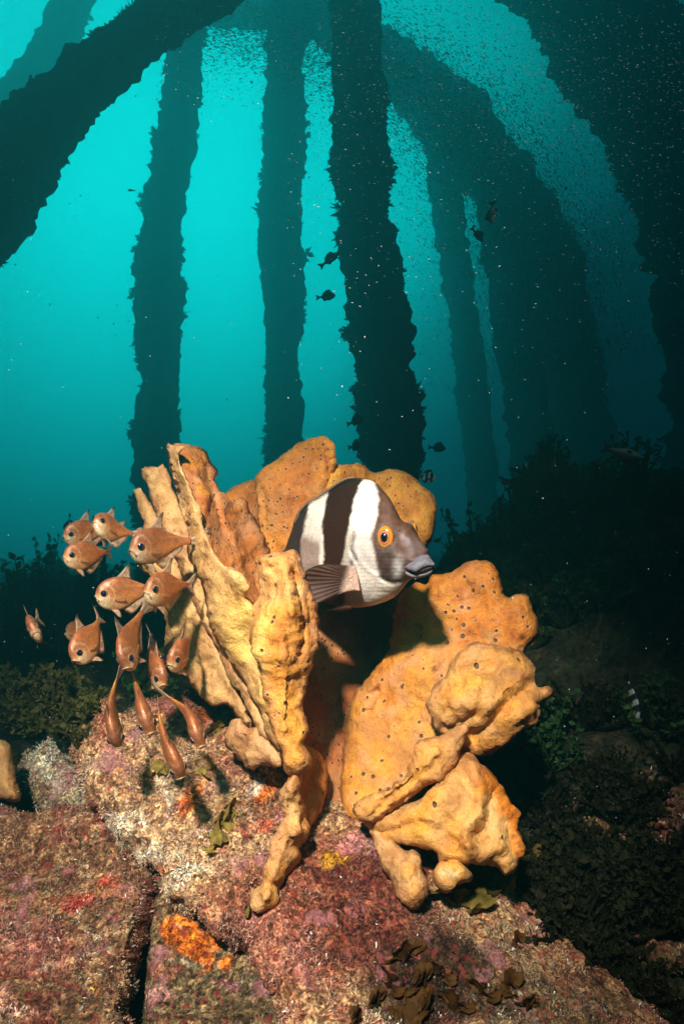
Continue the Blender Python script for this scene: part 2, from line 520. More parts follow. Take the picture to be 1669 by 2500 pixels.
# ------------------------------------------------------------------ jetty pylons
def weed_cards(pts, nrm, size, per, spread=1.0, seed=0, upbias=0.0):
    """small leaf shaped faces that stick out of points along normals"""
    r = np.random.default_rng(seed)
    V, FA = [], []
    for p, n in zip(pts, nrm):
        for k in range(per):
            d = n + r.normal(0, .7 * spread, 3); d[2] += upbias; d /= np.linalg.norm(d)
            L = size * r.uniform(.5, 1.5); wd = L * r.uniform(.18, .34)
            s = np.cross(d, r.normal(0, 1, 3)); s /= np.linalg.norm(s) + 1e-9
            b = len(V)
            bend = r.normal(0, .2, 3) * L
            V += [p, p + d * L * .45 + s * wd, p + d * L * .6 - s * wd * .9, p + d * L + bend]
            FA += [(b, b + 1, b + 3, b + 2)]
    return V, FA

def pylon(path, d, label, seed, tufts=420, tsize=.03, dd=0.0, name='jetty_pylon', rough=.23):
    pc = catmull(np.array(path, float), 12, False)
    n = len(pc)
    dep = np.full(n, d) + np.linspace(dd, 0, n)
    c3 = P(pc[:, 0], pc[:, 1], dep)
    rad = pc[:, 2] * dep / F * .97
    tan = np.gradient(c3, axis=0); tan /= np.linalg.norm(tan, axis=1, keepdims=True)
    side = np.cross(tan, np.array([0, 1., 0])); side /= np.linalg.norm(side, axis=1, keepdims=True)
    fwd = np.cross(side, tan)
    K = 40
    ang = np.linspace(0, 2 * math.pi, K, endpoint=False)
    dirs = side[:, None] * np.cos(ang)[None, :, None] + fwd[:, None] * np.sin(ang)[None, :, None]
    V0 = c3[:, None] + dirs * rad[:, None, None] * .93
    fl = V0.reshape(-1, 3)
    R = rad.mean()
    k = 1 + rough * fbm(fl + seed * 5.1, .45 / R, 3, seed) + rough * .9 * fbm(fl + seed * 3, 2.2 / R, 4, seed + 2) + rough * .5 * fbm(fl + seed, 7 / R, 3, seed + 6)
    V = (c3[:, None] + dirs * rad[:, None, None] * .93 * k.reshape(n, K, 1)).reshape(-1, 3)
    i = (np.arange(n - 1)[:, None] * K + np.arange(K)[None])
    j = (np.arange(n - 1)[:, None] * K + (np.arange(K) + 1)[None] % K)
    FA = np.c_[i.ravel(), j.ravel(), (j + K).ravel(), (i + K).ravel()]
    root = empty(name, tuple(c3[int(np.argmin(c3[:, 2]))]))
    nz_ = fbm(V, 8, 4, seed)[:, None]
    cols = np.clip(np.array([.035, .036, .020]) * (1 + .8 * nz_), .004, 1)
    mesh_obj('post', V, [tuple(f) for f in FA] + [tuple(range(K)), tuple(range((n - 1) * K, n * K))], M_PYLON, root, cols, fix=True)
    r = np.random.default_rng(seed)
    pick = r.integers(0, len(V), tufts * 3)
    nr = dirs.reshape(-1, 3)[pick]
    # clumps: keep more tufts where a slow noise is high
    cl = fbm(V[pick], 1.2 / R, 2, seed + 4)
    sz = tsize * (0.40 + 2.6 * np.clip(cl - .08, 0, 1))
    Vt, Ft = [], []
    for p, nn, s_ in zip(V[pick] - nr * .004, nr, sz):
        a, b = weed_cards([p], [nn], s_ * .34, 11, 1.0, int(r.integers(1e9)), .1)
        o_ = len(Vt); Vt += a; Ft += [tuple(q + o_ for q in f) for f in b]
    wc = np.clip(np.array([.04, .045, .02]) * (1 + .5 * fbm(np.array(Vt), 20, 2, seed)[:, None]), .004, 1)
    g = mesh_obj('weed_growth', Vt, Ft, M_WEED, root, wc, smooth=False)
    g['kind'] = 'stuff'
    tag(root, label, 'pylon', 'jetty pylons standing in the green water')
    return root

pylon([(-430, 1750, 135), (-410, 1400, 132), (-360, 1050, 128), (-250, 800, 126), (-190, 715, 125), (-70, 530, 120), (20, 405, 112), (130, 280, 96), (270, 150, 78), (400, 50, 66), (560, -60, 60), (760, -190, 55)], 2.15,
      'thick weedy pylon leaning across the upper left corner', 1, 1100, .026, dd=-.0)
pylon([(478, -120, 44), (465, 20, 44), (452, 130, 46), (436, 280, 50), (418, 400, 50), (402, 520, 52), (392, 640, 58), (394, 720, 62), (388, 850, 50), (386, 1000, 54), (388, 1150, 56), (390, 1300, 58), (392, 1600, 60)], 4.1,
      'slim weedy pylon rising behind the left sponge flap', 2, 650, .045, dd=1.6)
pylon([(725, -120, 52), (712, 20, 50), (700, 150, 50), (694, 300, 56), (690, 450, 52), (682, 590, 60), (690, 740, 54), (690, 900, 48), (692, 1050, 46), (694, 1250, 47), (694, 1600, 50)], 4.7,
      'slim weedy pylon in the middle, above the back sponge lobes', 3, 650, .048, dd=1.6)
pylon([(850, -120, 58), (868, 40, 60), (872, 180, 62), (880, 350, 64), (892, 500, 70), (908, 640, 72), (925, 780, 80), (938, 900, 76), (948, 1020, 74), (956, 1150, 74), (962, 1300, 75), (966, 1700, 78)], 2.7,
      'broad dark pylon standing straight above the striped fish', 4, 900, .034, dd=1.3)
pylon([(1062, 240, 40), (1085, 460, 40), (1118, 690, 38), (1145, 900, 40), (1165, 1040, 41), (1182, 1250, 42), (1190, 1480, 42)], 6.9,
      'faint slender pylon, first one right of the broad dark pylon', 5, 260, .05)
pylon([(1190, 400, 52), (1205, 460, 52), (1240, 690, 54), (1268, 900, 54), (1288, 1040, 56), (1306, 1250, 56), (1310, 1480, 56)], 6.6,
      'faint murky pylon behind the dark reef bommie on the right', 6, 260, .05)
pylon([(700, -10, 56), (860, 90, 70), (1030, 230, 80), (1190, 400, 86), (1310, 610, 90), (1380, 840, 92), (1412, 1080, 94), (1425, 1400, 96)], 7.6,
      'wide murky pylon curving up from the reef toward the middle', 7, 500, .05)
pylon([(1250, -260, 150), (1390, -60, 160), (1510, 110, 170), (1610, 270, 176), (1690, 440, 178), (1745, 640, 178), (1785, 860, 178), (1800, 1100, 180), (1800, 1500, 180)], 5.2,
      'massive black pylon at the right edge of the view', 8, 1100, .035)
pylon([(-260, 1500, 70), (-240, 1100, 68), (-170, 720, 64), (-80, 470, 62), (0, 330, 56), (65, 215, 50), (130, 95, 46), (190, -30, 42), (215, -90, 40)], 6.3,
      'pale distant pylon in the bright top left corner', 9, 260, .07)
beam = pylon([(260, -60, 30), (400, -10, 34), (540, 20, 38), (700, 40, 40), (860, 80, 42), (960, 140, 40)], 7.4, 'hazy weed hung crossbeam added to dim the water at the top', 10, 300, .06, name='added_jetty_beam')  # beam added to darken the bright water at top centre
beam['category'] = 'beam'; del beam['group']

# ------------------------------------------------------------------ rocks
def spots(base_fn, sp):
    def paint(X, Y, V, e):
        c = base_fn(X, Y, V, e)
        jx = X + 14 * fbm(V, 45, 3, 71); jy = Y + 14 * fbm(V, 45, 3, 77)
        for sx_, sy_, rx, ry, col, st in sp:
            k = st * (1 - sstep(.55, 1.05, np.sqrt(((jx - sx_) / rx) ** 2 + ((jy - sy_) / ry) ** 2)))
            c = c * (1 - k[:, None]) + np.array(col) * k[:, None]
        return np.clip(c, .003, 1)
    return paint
CREAM = (.74, .58, .38); PINK = (.66, .30, .27); RED = (.22, .035, .03); DKRED = (.13, .03, .026); BROWN = (.24, .14, .08)
WHITE = (.82, .76, .62); ORNG = (.72, .19, .02); OLIVE = (.13, .10, .025); MAUVE = (.50, .22, .30)
def rock_base(a, b, c, ca=.5):
    a, b, c = map(np.array, (a, b, c))
    def f(X, Y, V, e):
        n = fbm(V, 11, 4, 21)[:, None]; m = fbm(V, 28, 4, 31)[:, None]; h = fbm(V, 90, 3, 37)[:, None]
        k1 = sstep(-.35, .35, n); k2 = sstep(.05, .5, m); k3 = sstep(.2, .7, h)
        col = a * (1 - k1) + b * k1
        col = col * (1 - k2 * .75) + c * k2 * .75
        return col * (1 - .4 * k3) + np.array(CREAM) * .4 * k3
    return f
slab_outline = [(183, 1800), (222, 1752), (262, 1706), (330, 1712), (400, 1694), (500, 1690), (600, 1716), (700, 1790), (800, 1930), (960, 1960), (1120, 2060), (1280, 2160), (1400, 2230), (1490, 2330), (1570, 2400), (1660, 2520), (1560, 2720), (1000, 2760), (760, 2700), (700, 2560), (668, 2450), (600, 2352), (520, 2282), (430, 2196), (340, 2110), (270, 2040), (222, 1960), (188, 1880)]
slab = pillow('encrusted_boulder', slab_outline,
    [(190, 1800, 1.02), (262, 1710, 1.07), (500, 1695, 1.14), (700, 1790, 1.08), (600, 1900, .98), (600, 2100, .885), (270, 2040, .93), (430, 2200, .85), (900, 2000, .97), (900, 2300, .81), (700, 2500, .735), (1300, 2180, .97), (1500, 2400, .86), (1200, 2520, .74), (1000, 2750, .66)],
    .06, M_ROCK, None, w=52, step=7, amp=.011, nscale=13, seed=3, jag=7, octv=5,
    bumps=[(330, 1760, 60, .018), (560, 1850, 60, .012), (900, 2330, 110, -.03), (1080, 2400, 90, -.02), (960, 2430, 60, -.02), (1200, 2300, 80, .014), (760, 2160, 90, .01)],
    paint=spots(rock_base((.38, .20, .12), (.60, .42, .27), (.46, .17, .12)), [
        (400, 1960, 230, 190, (.62, .46, .30), .6), (780, 2230, 330, 190, (.27, .085, .06), .8), (950, 2280, 240, 150, DKRED, .6), (860, 2130, 140, 60, DKRED, .7), (1250, 2330, 220, 120, (.26, .17, .10), .6), (1070, 2360, 190, 110, (.035, .018, .010), .88), (1010, 2440, 140, 90, (.03, .016, .008), .85), (1160, 2430, 160, 60, (.05, .03, .015), .8), (1350, 2450, 260, 90, (.14, .10, .06), .8),  # near-black spots: dark algae plus the hollow's shade put into the colour
        (640, 2300, 170, 110, (.50, .24, .20), .6), (290, 2010, 80, 36, WHITE, .85), (370, 2085, 70, 30, WHITE, .8), (430, 2150, 60, 26, WHITE, .75), (500, 2140, 36, 16, WHITE, .8), (300, 2055, 40, 20, (.5, .55, .45), .6),
        (455, 1960, 28, 55, ORNG, .9), (480, 1920, 14, 24, ORNG, .8), (420, 1955, 24, 30, WHITE, .85), (400, 1900, 40, 34, WHITE, .6), (640, 1930, 26, 40, ORNG, .8), (650, 2010, 30, 30, (.7, .15, .09), .8), (610, 2050, 20, 14, RED, .9),
        (620, 1930, 26, 22, (.72, .68, .68), .7), (580, 1880, 60, 30, (.25, .11, .09), .8), (240, 1990, 26, 20, (.6, .13, .07), .8), (500, 1740, 34, 18, ORNG, .6),
        (420, 1730, 90, 26, (.35, .08, .05), .5), (540, 1990, 70, 60, (.17, .10, .03), .5), (470, 1880, 60, 24, OLIVE, .5), (810, 2100, 40, 20, (.75, .40, .03), .85), (860, 2060, 50, 30, (.75, .33, .42), .7), (690, 1990, 24, 22, (.75, .3, .4), .6)]))
tag(slab, 'large pink and cream encrusted boulder carrying the orange sponge', 'boulder')
lower = pillow('reef_rock', [(-140, 1990), (60, 1988), (140, 1968), (240, 1985), (316, 2070), (362, 2150), (358, 2195), (342, 2300), (322, 2400), (312, 2490), (322, 2700), (-140, 2720)],
    [(0, 2000, 1.0), (200, 2000, .99), (330, 2200, .862), (320, 2480, .76), (0, 2480, .75), (0, 2250, .86)],
    .05, M_ROCK, None, w=34, step=8, amp=.010, nscale=13, seed=8, jag=5, octv=5,
    paint=spots(rock_base((.20, .115, .07), (.28, .16, .10), (.32, .10, .085)), [
        (190, 2200, 60, 30, (.55, .07, .06), .8), (260, 2150, 36, 24, (.6, .08, .05), .8), (80, 2140, 130, 70, (.15, .09, .05), .6), (290, 2185, 60, 16, (.55, .24, .05), .7), (12, 2452, 34, 40, (.75, .42, .36), .9), (70, 2460, 26, 20, (.75, .42, .36), .8), (230, 2420, 16, 12, (.8, .4, .1), .8), (100, 2330, 140, 70, (.42, .19, .16), .5), (150, 2440, 90, 50, (.10, .06, .04), .6)]))
tag(lower, 'brown and dull pink turf rock at the bottom left, left of the dark crack', 'rock')
recess = pillow('flat_rock_face', [(374, 2150), (460, 2130), (580, 2190), (740, 2300), (820, 2600), (700, 2720), (346, 2720), (348, 2600), (352, 2470), (362, 2320)],
    [(372, 2215, .885), (360, 2480, .80), (650, 2480, .765), (600, 2350, .825), (500, 2600, .75)],
    .03, M_ROCK, None, w=16, step=8, amp=.004, nscale=14, seed=12, jag=3,
    creases=[([(380, 2466), (440, 2478), (520, 2480), (640, 2466)], 8, .010)],
    paint=spots(rock_base((.15, .115, .07), (.20, .15, .09), (.14, .09, .06)), [
        (450, 2280, 46, 60, ORNG, .95), (500, 2300, 60, 26, ORNG, .95), (470, 2330, 50, 20, ORNG, .95), (506, 2350, 18, 24, ORNG, .9), (552, 2352, 22, 14, ORNG, .9), (425, 2260, 26, 30, ORNG, .9), (560, 2405, 50, 14, MAUVE, .7), (385, 2430, 36, 26, (.5, .28, .32), .7), (400, 2370, 50, 26, (.30, .10, .09), .6), (440, 2355, 36, 12, (.55, .52, .42), .6), (610, 2400, 30, 12, (.45, .5, .3), .5)]))
tag(recess, 'flat grey brown rock face with a bright orange crust patch', 'rock')
palerock = pillow('pale_rock', [(52, 1868), (90, 1820), (160, 1790), (226, 1800), (300, 1850), (310, 1940), (250, 1985), (170, 1992), (110, 1985), (66, 1940)],
    [(52, 1868, 1.15), (160, 1800, 1.18), (300, 1900, 1.10), (170, 1990, 1.08)], .05, M_ROCK, None, w=40, step=8, amp=.010, nscale=14, seed=15, jag=5, octv=5,
    paint=spots(rock_base((.40, .41, .34), (.58, .60, .52), (.26, .22, .16)), [(130, 1880, 40, 50, (.62, .66, .60), .6), (110, 1935, 40, 24, (.22, .18, .11), .7)]))
tag(palerock, 'pale grey rock beside the small orange sponge at far left', 'rock')
ledge = pillow('pale_rock', [(168, 1712), (190, 1700), (240, 1696), (262, 1715), (240, 1735), (200, 1728), (172, 1738)], [(168, 1712, 1.22), (260, 1715, 1.22), (210, 1735, 1.2)], .016, M_ROCK, None, step=6, amp=.004, seed=18,
    paint=spots(rock_base((.50, .50, .45), (.60, .60, .55), (.4, .35, .3)), []))
tag(ledge, 'small pale grey rock among olive weed above the pink boulder', 'rock')
edge_rock = pillow('reef_rock', [(1360, 2060), (1400, 1960), (1480, 1900), (1580, 1880), (1760, 1900), (1780, 2300), (1640, 2380), (1500, 2250), (1410, 2150)],
    [(1360, 2060, 1.08), (1580, 1880, 1.14), (1760, 2000, 1.06), (1600, 2360, .93), (1450, 2200, 1.0)], .06, M_ROCK, None, w=60, step=9, amp=.016, nscale=11, seed=27, jag=9, octv=5,
    paint=spots(rock_base((.10, .075, .04), (.14, .11, .06), (.15, .07, .05)), [(1620, 2010, 22, 16, (.45, .05, .04), .8), (1540, 2040, 40, 30, (.28, .22, .16), .6)]))
tag(edge_rock, 'dim brown crusted rock at the right edge beside the boulder', 'rock')
# dark bommie on the right slope
bommie = pillow('reef_bommie', [(1232, 1400), (1250, 1270), (1262, 1190), (1290, 1140), (1330, 1112), (1372, 1128), (1400, 1170), (1440, 1190), (1462, 1250), (1500, 1300), (1540, 1400), (1500, 1500), (1300, 1500)],
    [(1232, 1400, 2.0), (1330, 1120, 2.2), (1540, 1400, 2.0), (1400, 1500, 1.85)], .16, M_ROCK, None, w=110, step=12, amp=.035, nscale=7, seed=22, jag=12, octv=5,
    paint=spots(rock_base((.05, .05, .03), (.06, .05, .03), (.12, .06, .04)), [(1390, 1250, 30, 26, (.30, .18, .04), .8), (1370, 1225, 26, 18, (.22, .12, .12), .8)]))
tag(bommie, 'dark weed covered reef bommie on the right slope', 'rock')

# ------------------------------------------------------------------ the big orange sponge
SP = empty('orange_sponge', tuple(P(800, 2010, .93)))
tag(SP, 'huge folded orange cup sponge with wavy lobes on the boulder', 'sponge')
PALE = np.array([.70, .41, .155]); GOLD = np.array([.70, .31, .05]); OR = np.array([.62, .21, .03]); DEEP = np.array([.48, .15, .03]); PEACH = np.array([.62, .31, .15]); TAN = np.array([.50, .27, .11])
def sp_paint(a, b, c, rim=PEACH, rimw=22, sp=(), s=0, rk=.5):
    def f(X, Y, V, e):
        n = fbm(V, 10, 4, 40 + s)[:, None]; m = fbm(V, 30, 3, 50 + s)[:, None]
        k = sstep(-.4, .4, n); k2 = sstep(.0, .55, m)
        col = a * (1 - k) + b * k
        col = col * (1 - .6 * k2) + c * .6 * k2
        r = rk * np.exp(-(e / rimw) ** 2)[:, None]
        return col * (1 - r) + rim * r
    return spots(f, sp)
BR = (.22, .07, .015); RB = (.30, .07, .01)
# back lobes
pillow('sponge_lobe', [(552, 1222), (562, 1203), (586, 1185), (619, 1172), (650, 1190), (700, 1300), (720, 1420), (640, 1440), (580, 1330)], [(560, 1210, 1.12), (700, 1400, 1.10), (620, 1180, 1.15)], .016, M_SPONGE_P, SP, amp=.005, seed=30, paint=sp_paint(DEEP, OR, DEEP, OR, s=1))
pillow('sponge_lobe', [(622, 1178), (630, 1152), (642, 1134), (670, 1119), (715, 1094), (752, 1076), (780, 1064), (802, 1070), (814, 1098), (816, 1132), (806, 1172), (800, 1230), (800, 1400), (740, 1480), (660, 1420), (640, 1340), (630, 1260)],
    [(630, 1150, 1.09), (720, 1100, 1.10), (810, 1090, 1.05), (800, 1300, 1.06), (680, 1400, 1.06)], .016, M_SPONGE_P, SP, amp=.005, nscale=20, seed=31,
    creases=[([(806, 1075), (800, 1110), (802, 1160)], 9, -.016), ([(640, 1200), (650, 1300), (668, 1340)], 8, -.010), ([(690, 1130), (700, 1330)], 24, .006)], paint=sp_paint(OR, DEEP, PEACH * .85, GOLD, 30, s=2))
pillow('sponge_lobe', [(796, 1180), (808, 1150), (832, 1134), (862, 1132), (888, 1138), (916, 1152), (948, 1148), (978, 1150), (1000, 1157), (1030, 1182), (1058, 1206), (1069, 1239), (1062, 1290), (1054, 1320), (1041, 1340), (1010, 1400), (900, 1440), (820, 1380), (790, 1280)],
    [(800, 1170, 1.06), (1000, 1160, 1.14), (1060, 1250, 1.12), (900, 1400, 1.10)], .017, M_SPONGE_P, SP, amp=.004, nscale=18, seed=32, paint=sp_paint(OR, GOLD, DEEP, GOLD, 20, [(815, 1180, 24, 40, (.8, .42, .04), .7)], s=3))
# back wall of the cup and its floor
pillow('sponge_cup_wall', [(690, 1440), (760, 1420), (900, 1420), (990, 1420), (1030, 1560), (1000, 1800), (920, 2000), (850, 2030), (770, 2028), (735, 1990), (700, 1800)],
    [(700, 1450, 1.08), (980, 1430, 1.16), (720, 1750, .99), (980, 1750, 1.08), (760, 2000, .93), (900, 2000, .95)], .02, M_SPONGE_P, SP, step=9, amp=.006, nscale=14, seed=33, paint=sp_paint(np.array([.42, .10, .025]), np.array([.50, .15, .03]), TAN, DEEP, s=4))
# right wall
pillow('sponge_lobe', [(968, 1460), (1006, 1428), (1044, 1433), (1059, 1410), (1090, 1407), (1115, 1387), (1146, 1376), (1176, 1379), (1202, 1397), (1216, 1428), (1222, 1452), (1240, 1465), (1262, 1457), (1288, 1460), (1302, 1494), (1314, 1526), (1311, 1556), (1279, 1584), (1250, 1640), (1160, 1800), (1060, 1900), (960, 2000), (880, 2012), (840, 1990), (838, 1900), (850, 1800), (868, 1700), (900, 1640), (935, 1596), (955, 1540)],
    [(968, 1460, 1.03), (1170, 1385, .99), (1310, 1530, .95), (1050, 1650, .96), (900, 1660, 1.00), (860, 1900, .945), (960, 2000, .89), (1160, 1800, .93)], .017, M_SPONGE, SP, step=7, amp=.006, nscale=15, seed=34,
    bumps=[(1165, 1470, 26, -.007), (1065, 1510, 30, -.009), (1110, 1520, 26, -.006), (1150, 1560, 30, -.006), (925, 1700, 26, -.014), (905, 1680, 18, .012), (1255, 1505, 40, .005), (1000, 1640, 50, .007)], creases=[([(900, 1640), (930, 1690), (900, 1720)], 9, .010)],
    paint=sp_paint(GOLD, OR, PEACH, OR, 34, [(1165, 1462, 26, 22, (.72, .26, .02), .8), (1165, 1455, 16, 12, BR, .3), (1148, 1424, 7, 8, BR, .9), (1160, 1420, 7, 7, BR, .9), (1178, 1430, 6, 6, BR, .8), (1170, 1396, 9, 5, BR, .7), (1105, 1446, 9, 9, BR, .7), (1052, 1486, 8, 9, BR, .7), (1208, 1510, 9, 6, BR, .9), (1168, 1508, 6, 6, BR, .8), (1242, 1532, 8, 7, BR, .9), (1279, 1553, 10, 8, BR, .9), (1273, 1576, 8, 8, BR, .8), (1274, 1468, 8, 6, BR, .8), (1022, 1522, 8, 8, BR, .7), (1020, 1550, 14, 26, (.40, .12, .04), .6), (1065, 1520, 16, 16, (.42, .17, .08), .7), (1190, 1560, 26, 16, (.38, .19, .07), .7), (1060, 1622, 10, 9, BR, .8)], s=5))
# right ear
pillow('sponge_lobe', [(1046, 1700), (1058, 1676), (1090, 1636), (1120, 1598), (1150, 1577), (1182, 1571), (1222, 1576), (1268, 1586), (1294, 1606), (1314, 1632), (1308, 1660), (1316, 1680), (1336, 1682), (1340, 1694), (1322, 1710), (1310, 1716), (1317, 1740), (1304, 1766), (1263, 1786), (1233, 1811), (1197, 1832), (1161, 1847), (1120, 1850), (1080, 1800), (1054, 1760)],
    [(1046, 1700, .885), (1150, 1577, .90), (1310, 1640, .90), (1200, 1700, .86), (1150, 1840, .89), (1060, 1770, .88)], .018, M_SPONGE_S, SP, step=7, amp=.006, nscale=22, seed=35, power=.42,
    creases=[([(1310, 1660), (1250, 1700), (1200, 1760), (1150, 1800)], 13, -.013), ([(1120, 1660), (1140, 1630), (1200, 1625)], 16, -.008), ([(1060, 1780), (1110, 1770), (1160, 1740)], 12, -.008), ([(1280, 1650), (1200, 1730)], 16, .007), ([(1312, 1720), (1240, 1760)], 14, .008)],
    bumps=[(1150, 1680, 46, .008), (1240, 1610, 36, .005)],
    paint=sp_paint(GOLD, PALE * .92, TAN, PEACH, 24, [(1235, 1598, 60, 22, (.55, .25, .05), .7), (1250, 1640, 30, 16, (.42, .22, .07), .6), (1150, 1660, 60, 40, (.74, .42, .06), .5)], s=6))
# tongue
pillow('sponge_lobe', [(1141, 1772), (1134, 1768), (1122, 1774), (1104, 1786), (1060, 1800), (1023, 1811), (1003, 1836), (988, 1866), (978, 1895), (955, 1907), (945, 1928), (920, 1936), (895, 1944), (870, 1970), (874, 1988), (902, 2006), (935, 2000), (962, 1984), (1005, 1950), (1038, 1916), (1074, 1887), (1106, 1862), (1116, 1832), (1136, 1800)],
    [(1135, 1770, .85), (1000, 1870, .84), (880, 1970, .84), (1080, 1860, .84)], .017, M_SPONGE_S, SP, step=6, amp=.0065, nscale=26, seed=36,
    creases=[([(900, 1990), (960, 1940), (1040, 1880)], 9, -.006), ([(940, 1940), (1000, 1900), (1060, 1840)], 12, .005)], paint=sp_paint(PALE * .9, GOLD * .95, TAN, PEACH, 20, s=7))
# lower right lobe
pillow('sponge_lobe', [(1012, 1950), (1040, 1918), (1074, 1890), (1108, 1864), (1128, 1854), (1149, 1854), (1177, 1878), (1206, 1918), (1246, 1953), (1272, 1981), (1267, 2021), (1283, 2073), (1269, 2102), (1258, 2128), (1236, 2136), (1212, 2114), (1180, 2114), (1149, 2116), (1143, 2142), (1120, 2159), (1091, 2169), (1066, 2153), (1062, 2125), (1073, 2104), (1062, 2082), (1020, 2070), (980, 2066), (925, 2062), (905, 2020), (884, 1994), (900, 1970), (960, 1984)],
    [(1012, 1950, .84), (1140, 1860, .86), (1270, 1985, .84), (1275, 2090, .82), (1090, 2160, .80), (920, 2040, .86), (1100, 2000, .82)], .020, M_SPONGE_S, SP, step=7, amp=.006, nscale=20, seed=37, power=.45,
    creases=[([(1150, 1868), (1176, 1930), (1170, 1985), (1140, 2020), (1134, 2062)], 15, .013), ([(1190, 1940), (1192, 2000), (1172, 2040)], 14, -.012), ([(1080, 2085), (1140, 2090), (1210, 2070)], 14, .006), ([(1265, 1990), (1230, 2010), (1255, 2080)], 12, -.007), ([(1074, 2104), (1110, 2100), (1140, 2112)], 8, -.010), ([(940, 2030), (1020, 2010), (1090, 2040), (1120, 2080)], 10, -.005), ([(1140, 2062), (1146, 2078)], 10, .012)],
    bumps=[(1160, 2032, 15, -.022), (1080, 1960, 50, .006), (1095, 2138, 20, -.004)],
    paint=sp_paint(GOLD, PALE, PALE, PEACH, 18, [(1190, 1900, 34, 52, (.70, .20, .012), .9), (1226, 1950, 36, 46, (.70, .21, .012), .9), (1254, 1992, 32, 46, (.68, .18, .008), .9), (1262, 2050, 28, 50, (.70, .21, .015), .9), (1272, 2080, 14, 20, (.62, .17, .01), .8), (1200, 1930, 5, 8, RB, .8), (1186, 1912, 5, 7, RB, .8), (1212, 1938, 4, 6, RB, .8), (1250, 2040, 8, 6, RB, .9), (1262, 2058, 6, 7, RB, .9), (1232, 1970, 5, 5, RB, .7), (1090, 2135, 30, 16, (.75, .58, .30), .6)], s=8))
pillow('sponge_finger', [(905, 2020), (940, 2030), (985, 2078), (1008, 2080), (1022, 2096), (1025, 2128), (1038, 2158), (1023, 2198), (1000, 2209), (970, 2182), (953, 2136), (925, 2102), (913, 2060)], [(920, 2030, .855), (1000, 2080, .83), (1000, 2200, .80)], .022, M_SPONGE_S, SP, step=6, amp=.005, nscale=24, seed=38, bumps=[(990, 2140, 22, .006)], paint=sp_paint(PALE, PEACH, GOLD, PEACH, 22, [(990, 2120, 20, 22, (.8, .34, .05), .6)], s=9))
# left fins behind
pillow('sponge_lobe', [(319, 1203), (324, 1190), (334, 1184), (348, 1188), (366, 1220), (420, 1330), (470, 1440), (560, 1640), (620, 1760), (600, 1782), (566, 1726), (530, 1718), (491, 1700), (456, 1656), (424, 1644), (404, 1618), (405, 1560), (404, 1520), (396, 1488), (380, 1430), (356, 1400), (340, 1380), (334, 1330), (352, 1286), (330, 1248)],
    [(330, 1190, 1.03), (340, 1380, 1.0), (410, 1560, .99), (600, 1770, .92), (480, 1500, .96)], .012, M_SPONGE_S, SP, step=7, amp=.006, nscale=15, seed=39, creases=[([(400, 1440), (470, 1580), (560, 1700)], 14, -.006)], paint=sp_paint(PALE * .9, PALE, TAN, PEACH, 18, s=10))
pillow('sponge_lobe', [(338, 1150), (344, 1139), (360, 1135), (384, 1133), (408, 1134), (432, 1200), (460, 1290), (500, 1400), (560, 1560), (640, 1720), (660, 1800), (630, 1800), (590, 1716), (540, 1610), (486, 1500), (446, 1410), (410, 1320), (384, 1262), (356, 1200)],
    [(350, 1140, .99), (420, 1150, .97), (450, 1350, .95), (520, 1500, .935), (640, 1780, .86)], .019, M_SPONGE_S, SP, step=7, amp=.006, nscale=15, seed=40, creases=[([(430, 1280), (480, 1420), (540, 1560)], 12, -.006)], paint=sp_paint(PALE, PALE, PEACH, PEACH, 18, s=11))
# inner face of the left flap
pillow('sponge_lobe', [(414, 1098), (436, 1090), (470, 1090), (491, 1098), (510, 1124), (523, 1159), (521, 1178), (542, 1203), (555, 1219), (577, 1228), (587, 1219), (600, 1226), (619, 1264), (651, 1331), (660, 1350), (680, 1460), (640, 1520), (590, 1480), (540, 1420), (500, 1340), (470, 1260), (450, 1180)],
    [(420, 1105, .955), (445, 1130, .935), (480, 1260, .90), (520, 1150, .985), (600, 1240, 1.0), (655, 1350, .99), (600, 1450, .90)], .013, M_SPONGE_P, SP, step=7, amp=.006, nscale=18, seed=41,
    creases=[([(500, 1140), (520, 1230), (560, 1330)], 10, -.008), ([(480, 1150), (500, 1240)], 10, .008), ([(538, 1215), (550, 1290), (600, 1400)], 9, .006)], paint=sp_paint(OR, DEEP, PEACH, PEACH, 16, [(480, 1120, 30, 40, (.70, .26, .03), .7), (530, 1290, 22, 60, (.30, .15, .07), .5), (505, 1180, 14, 50, (.75, .33, .03), .5)], s=12))
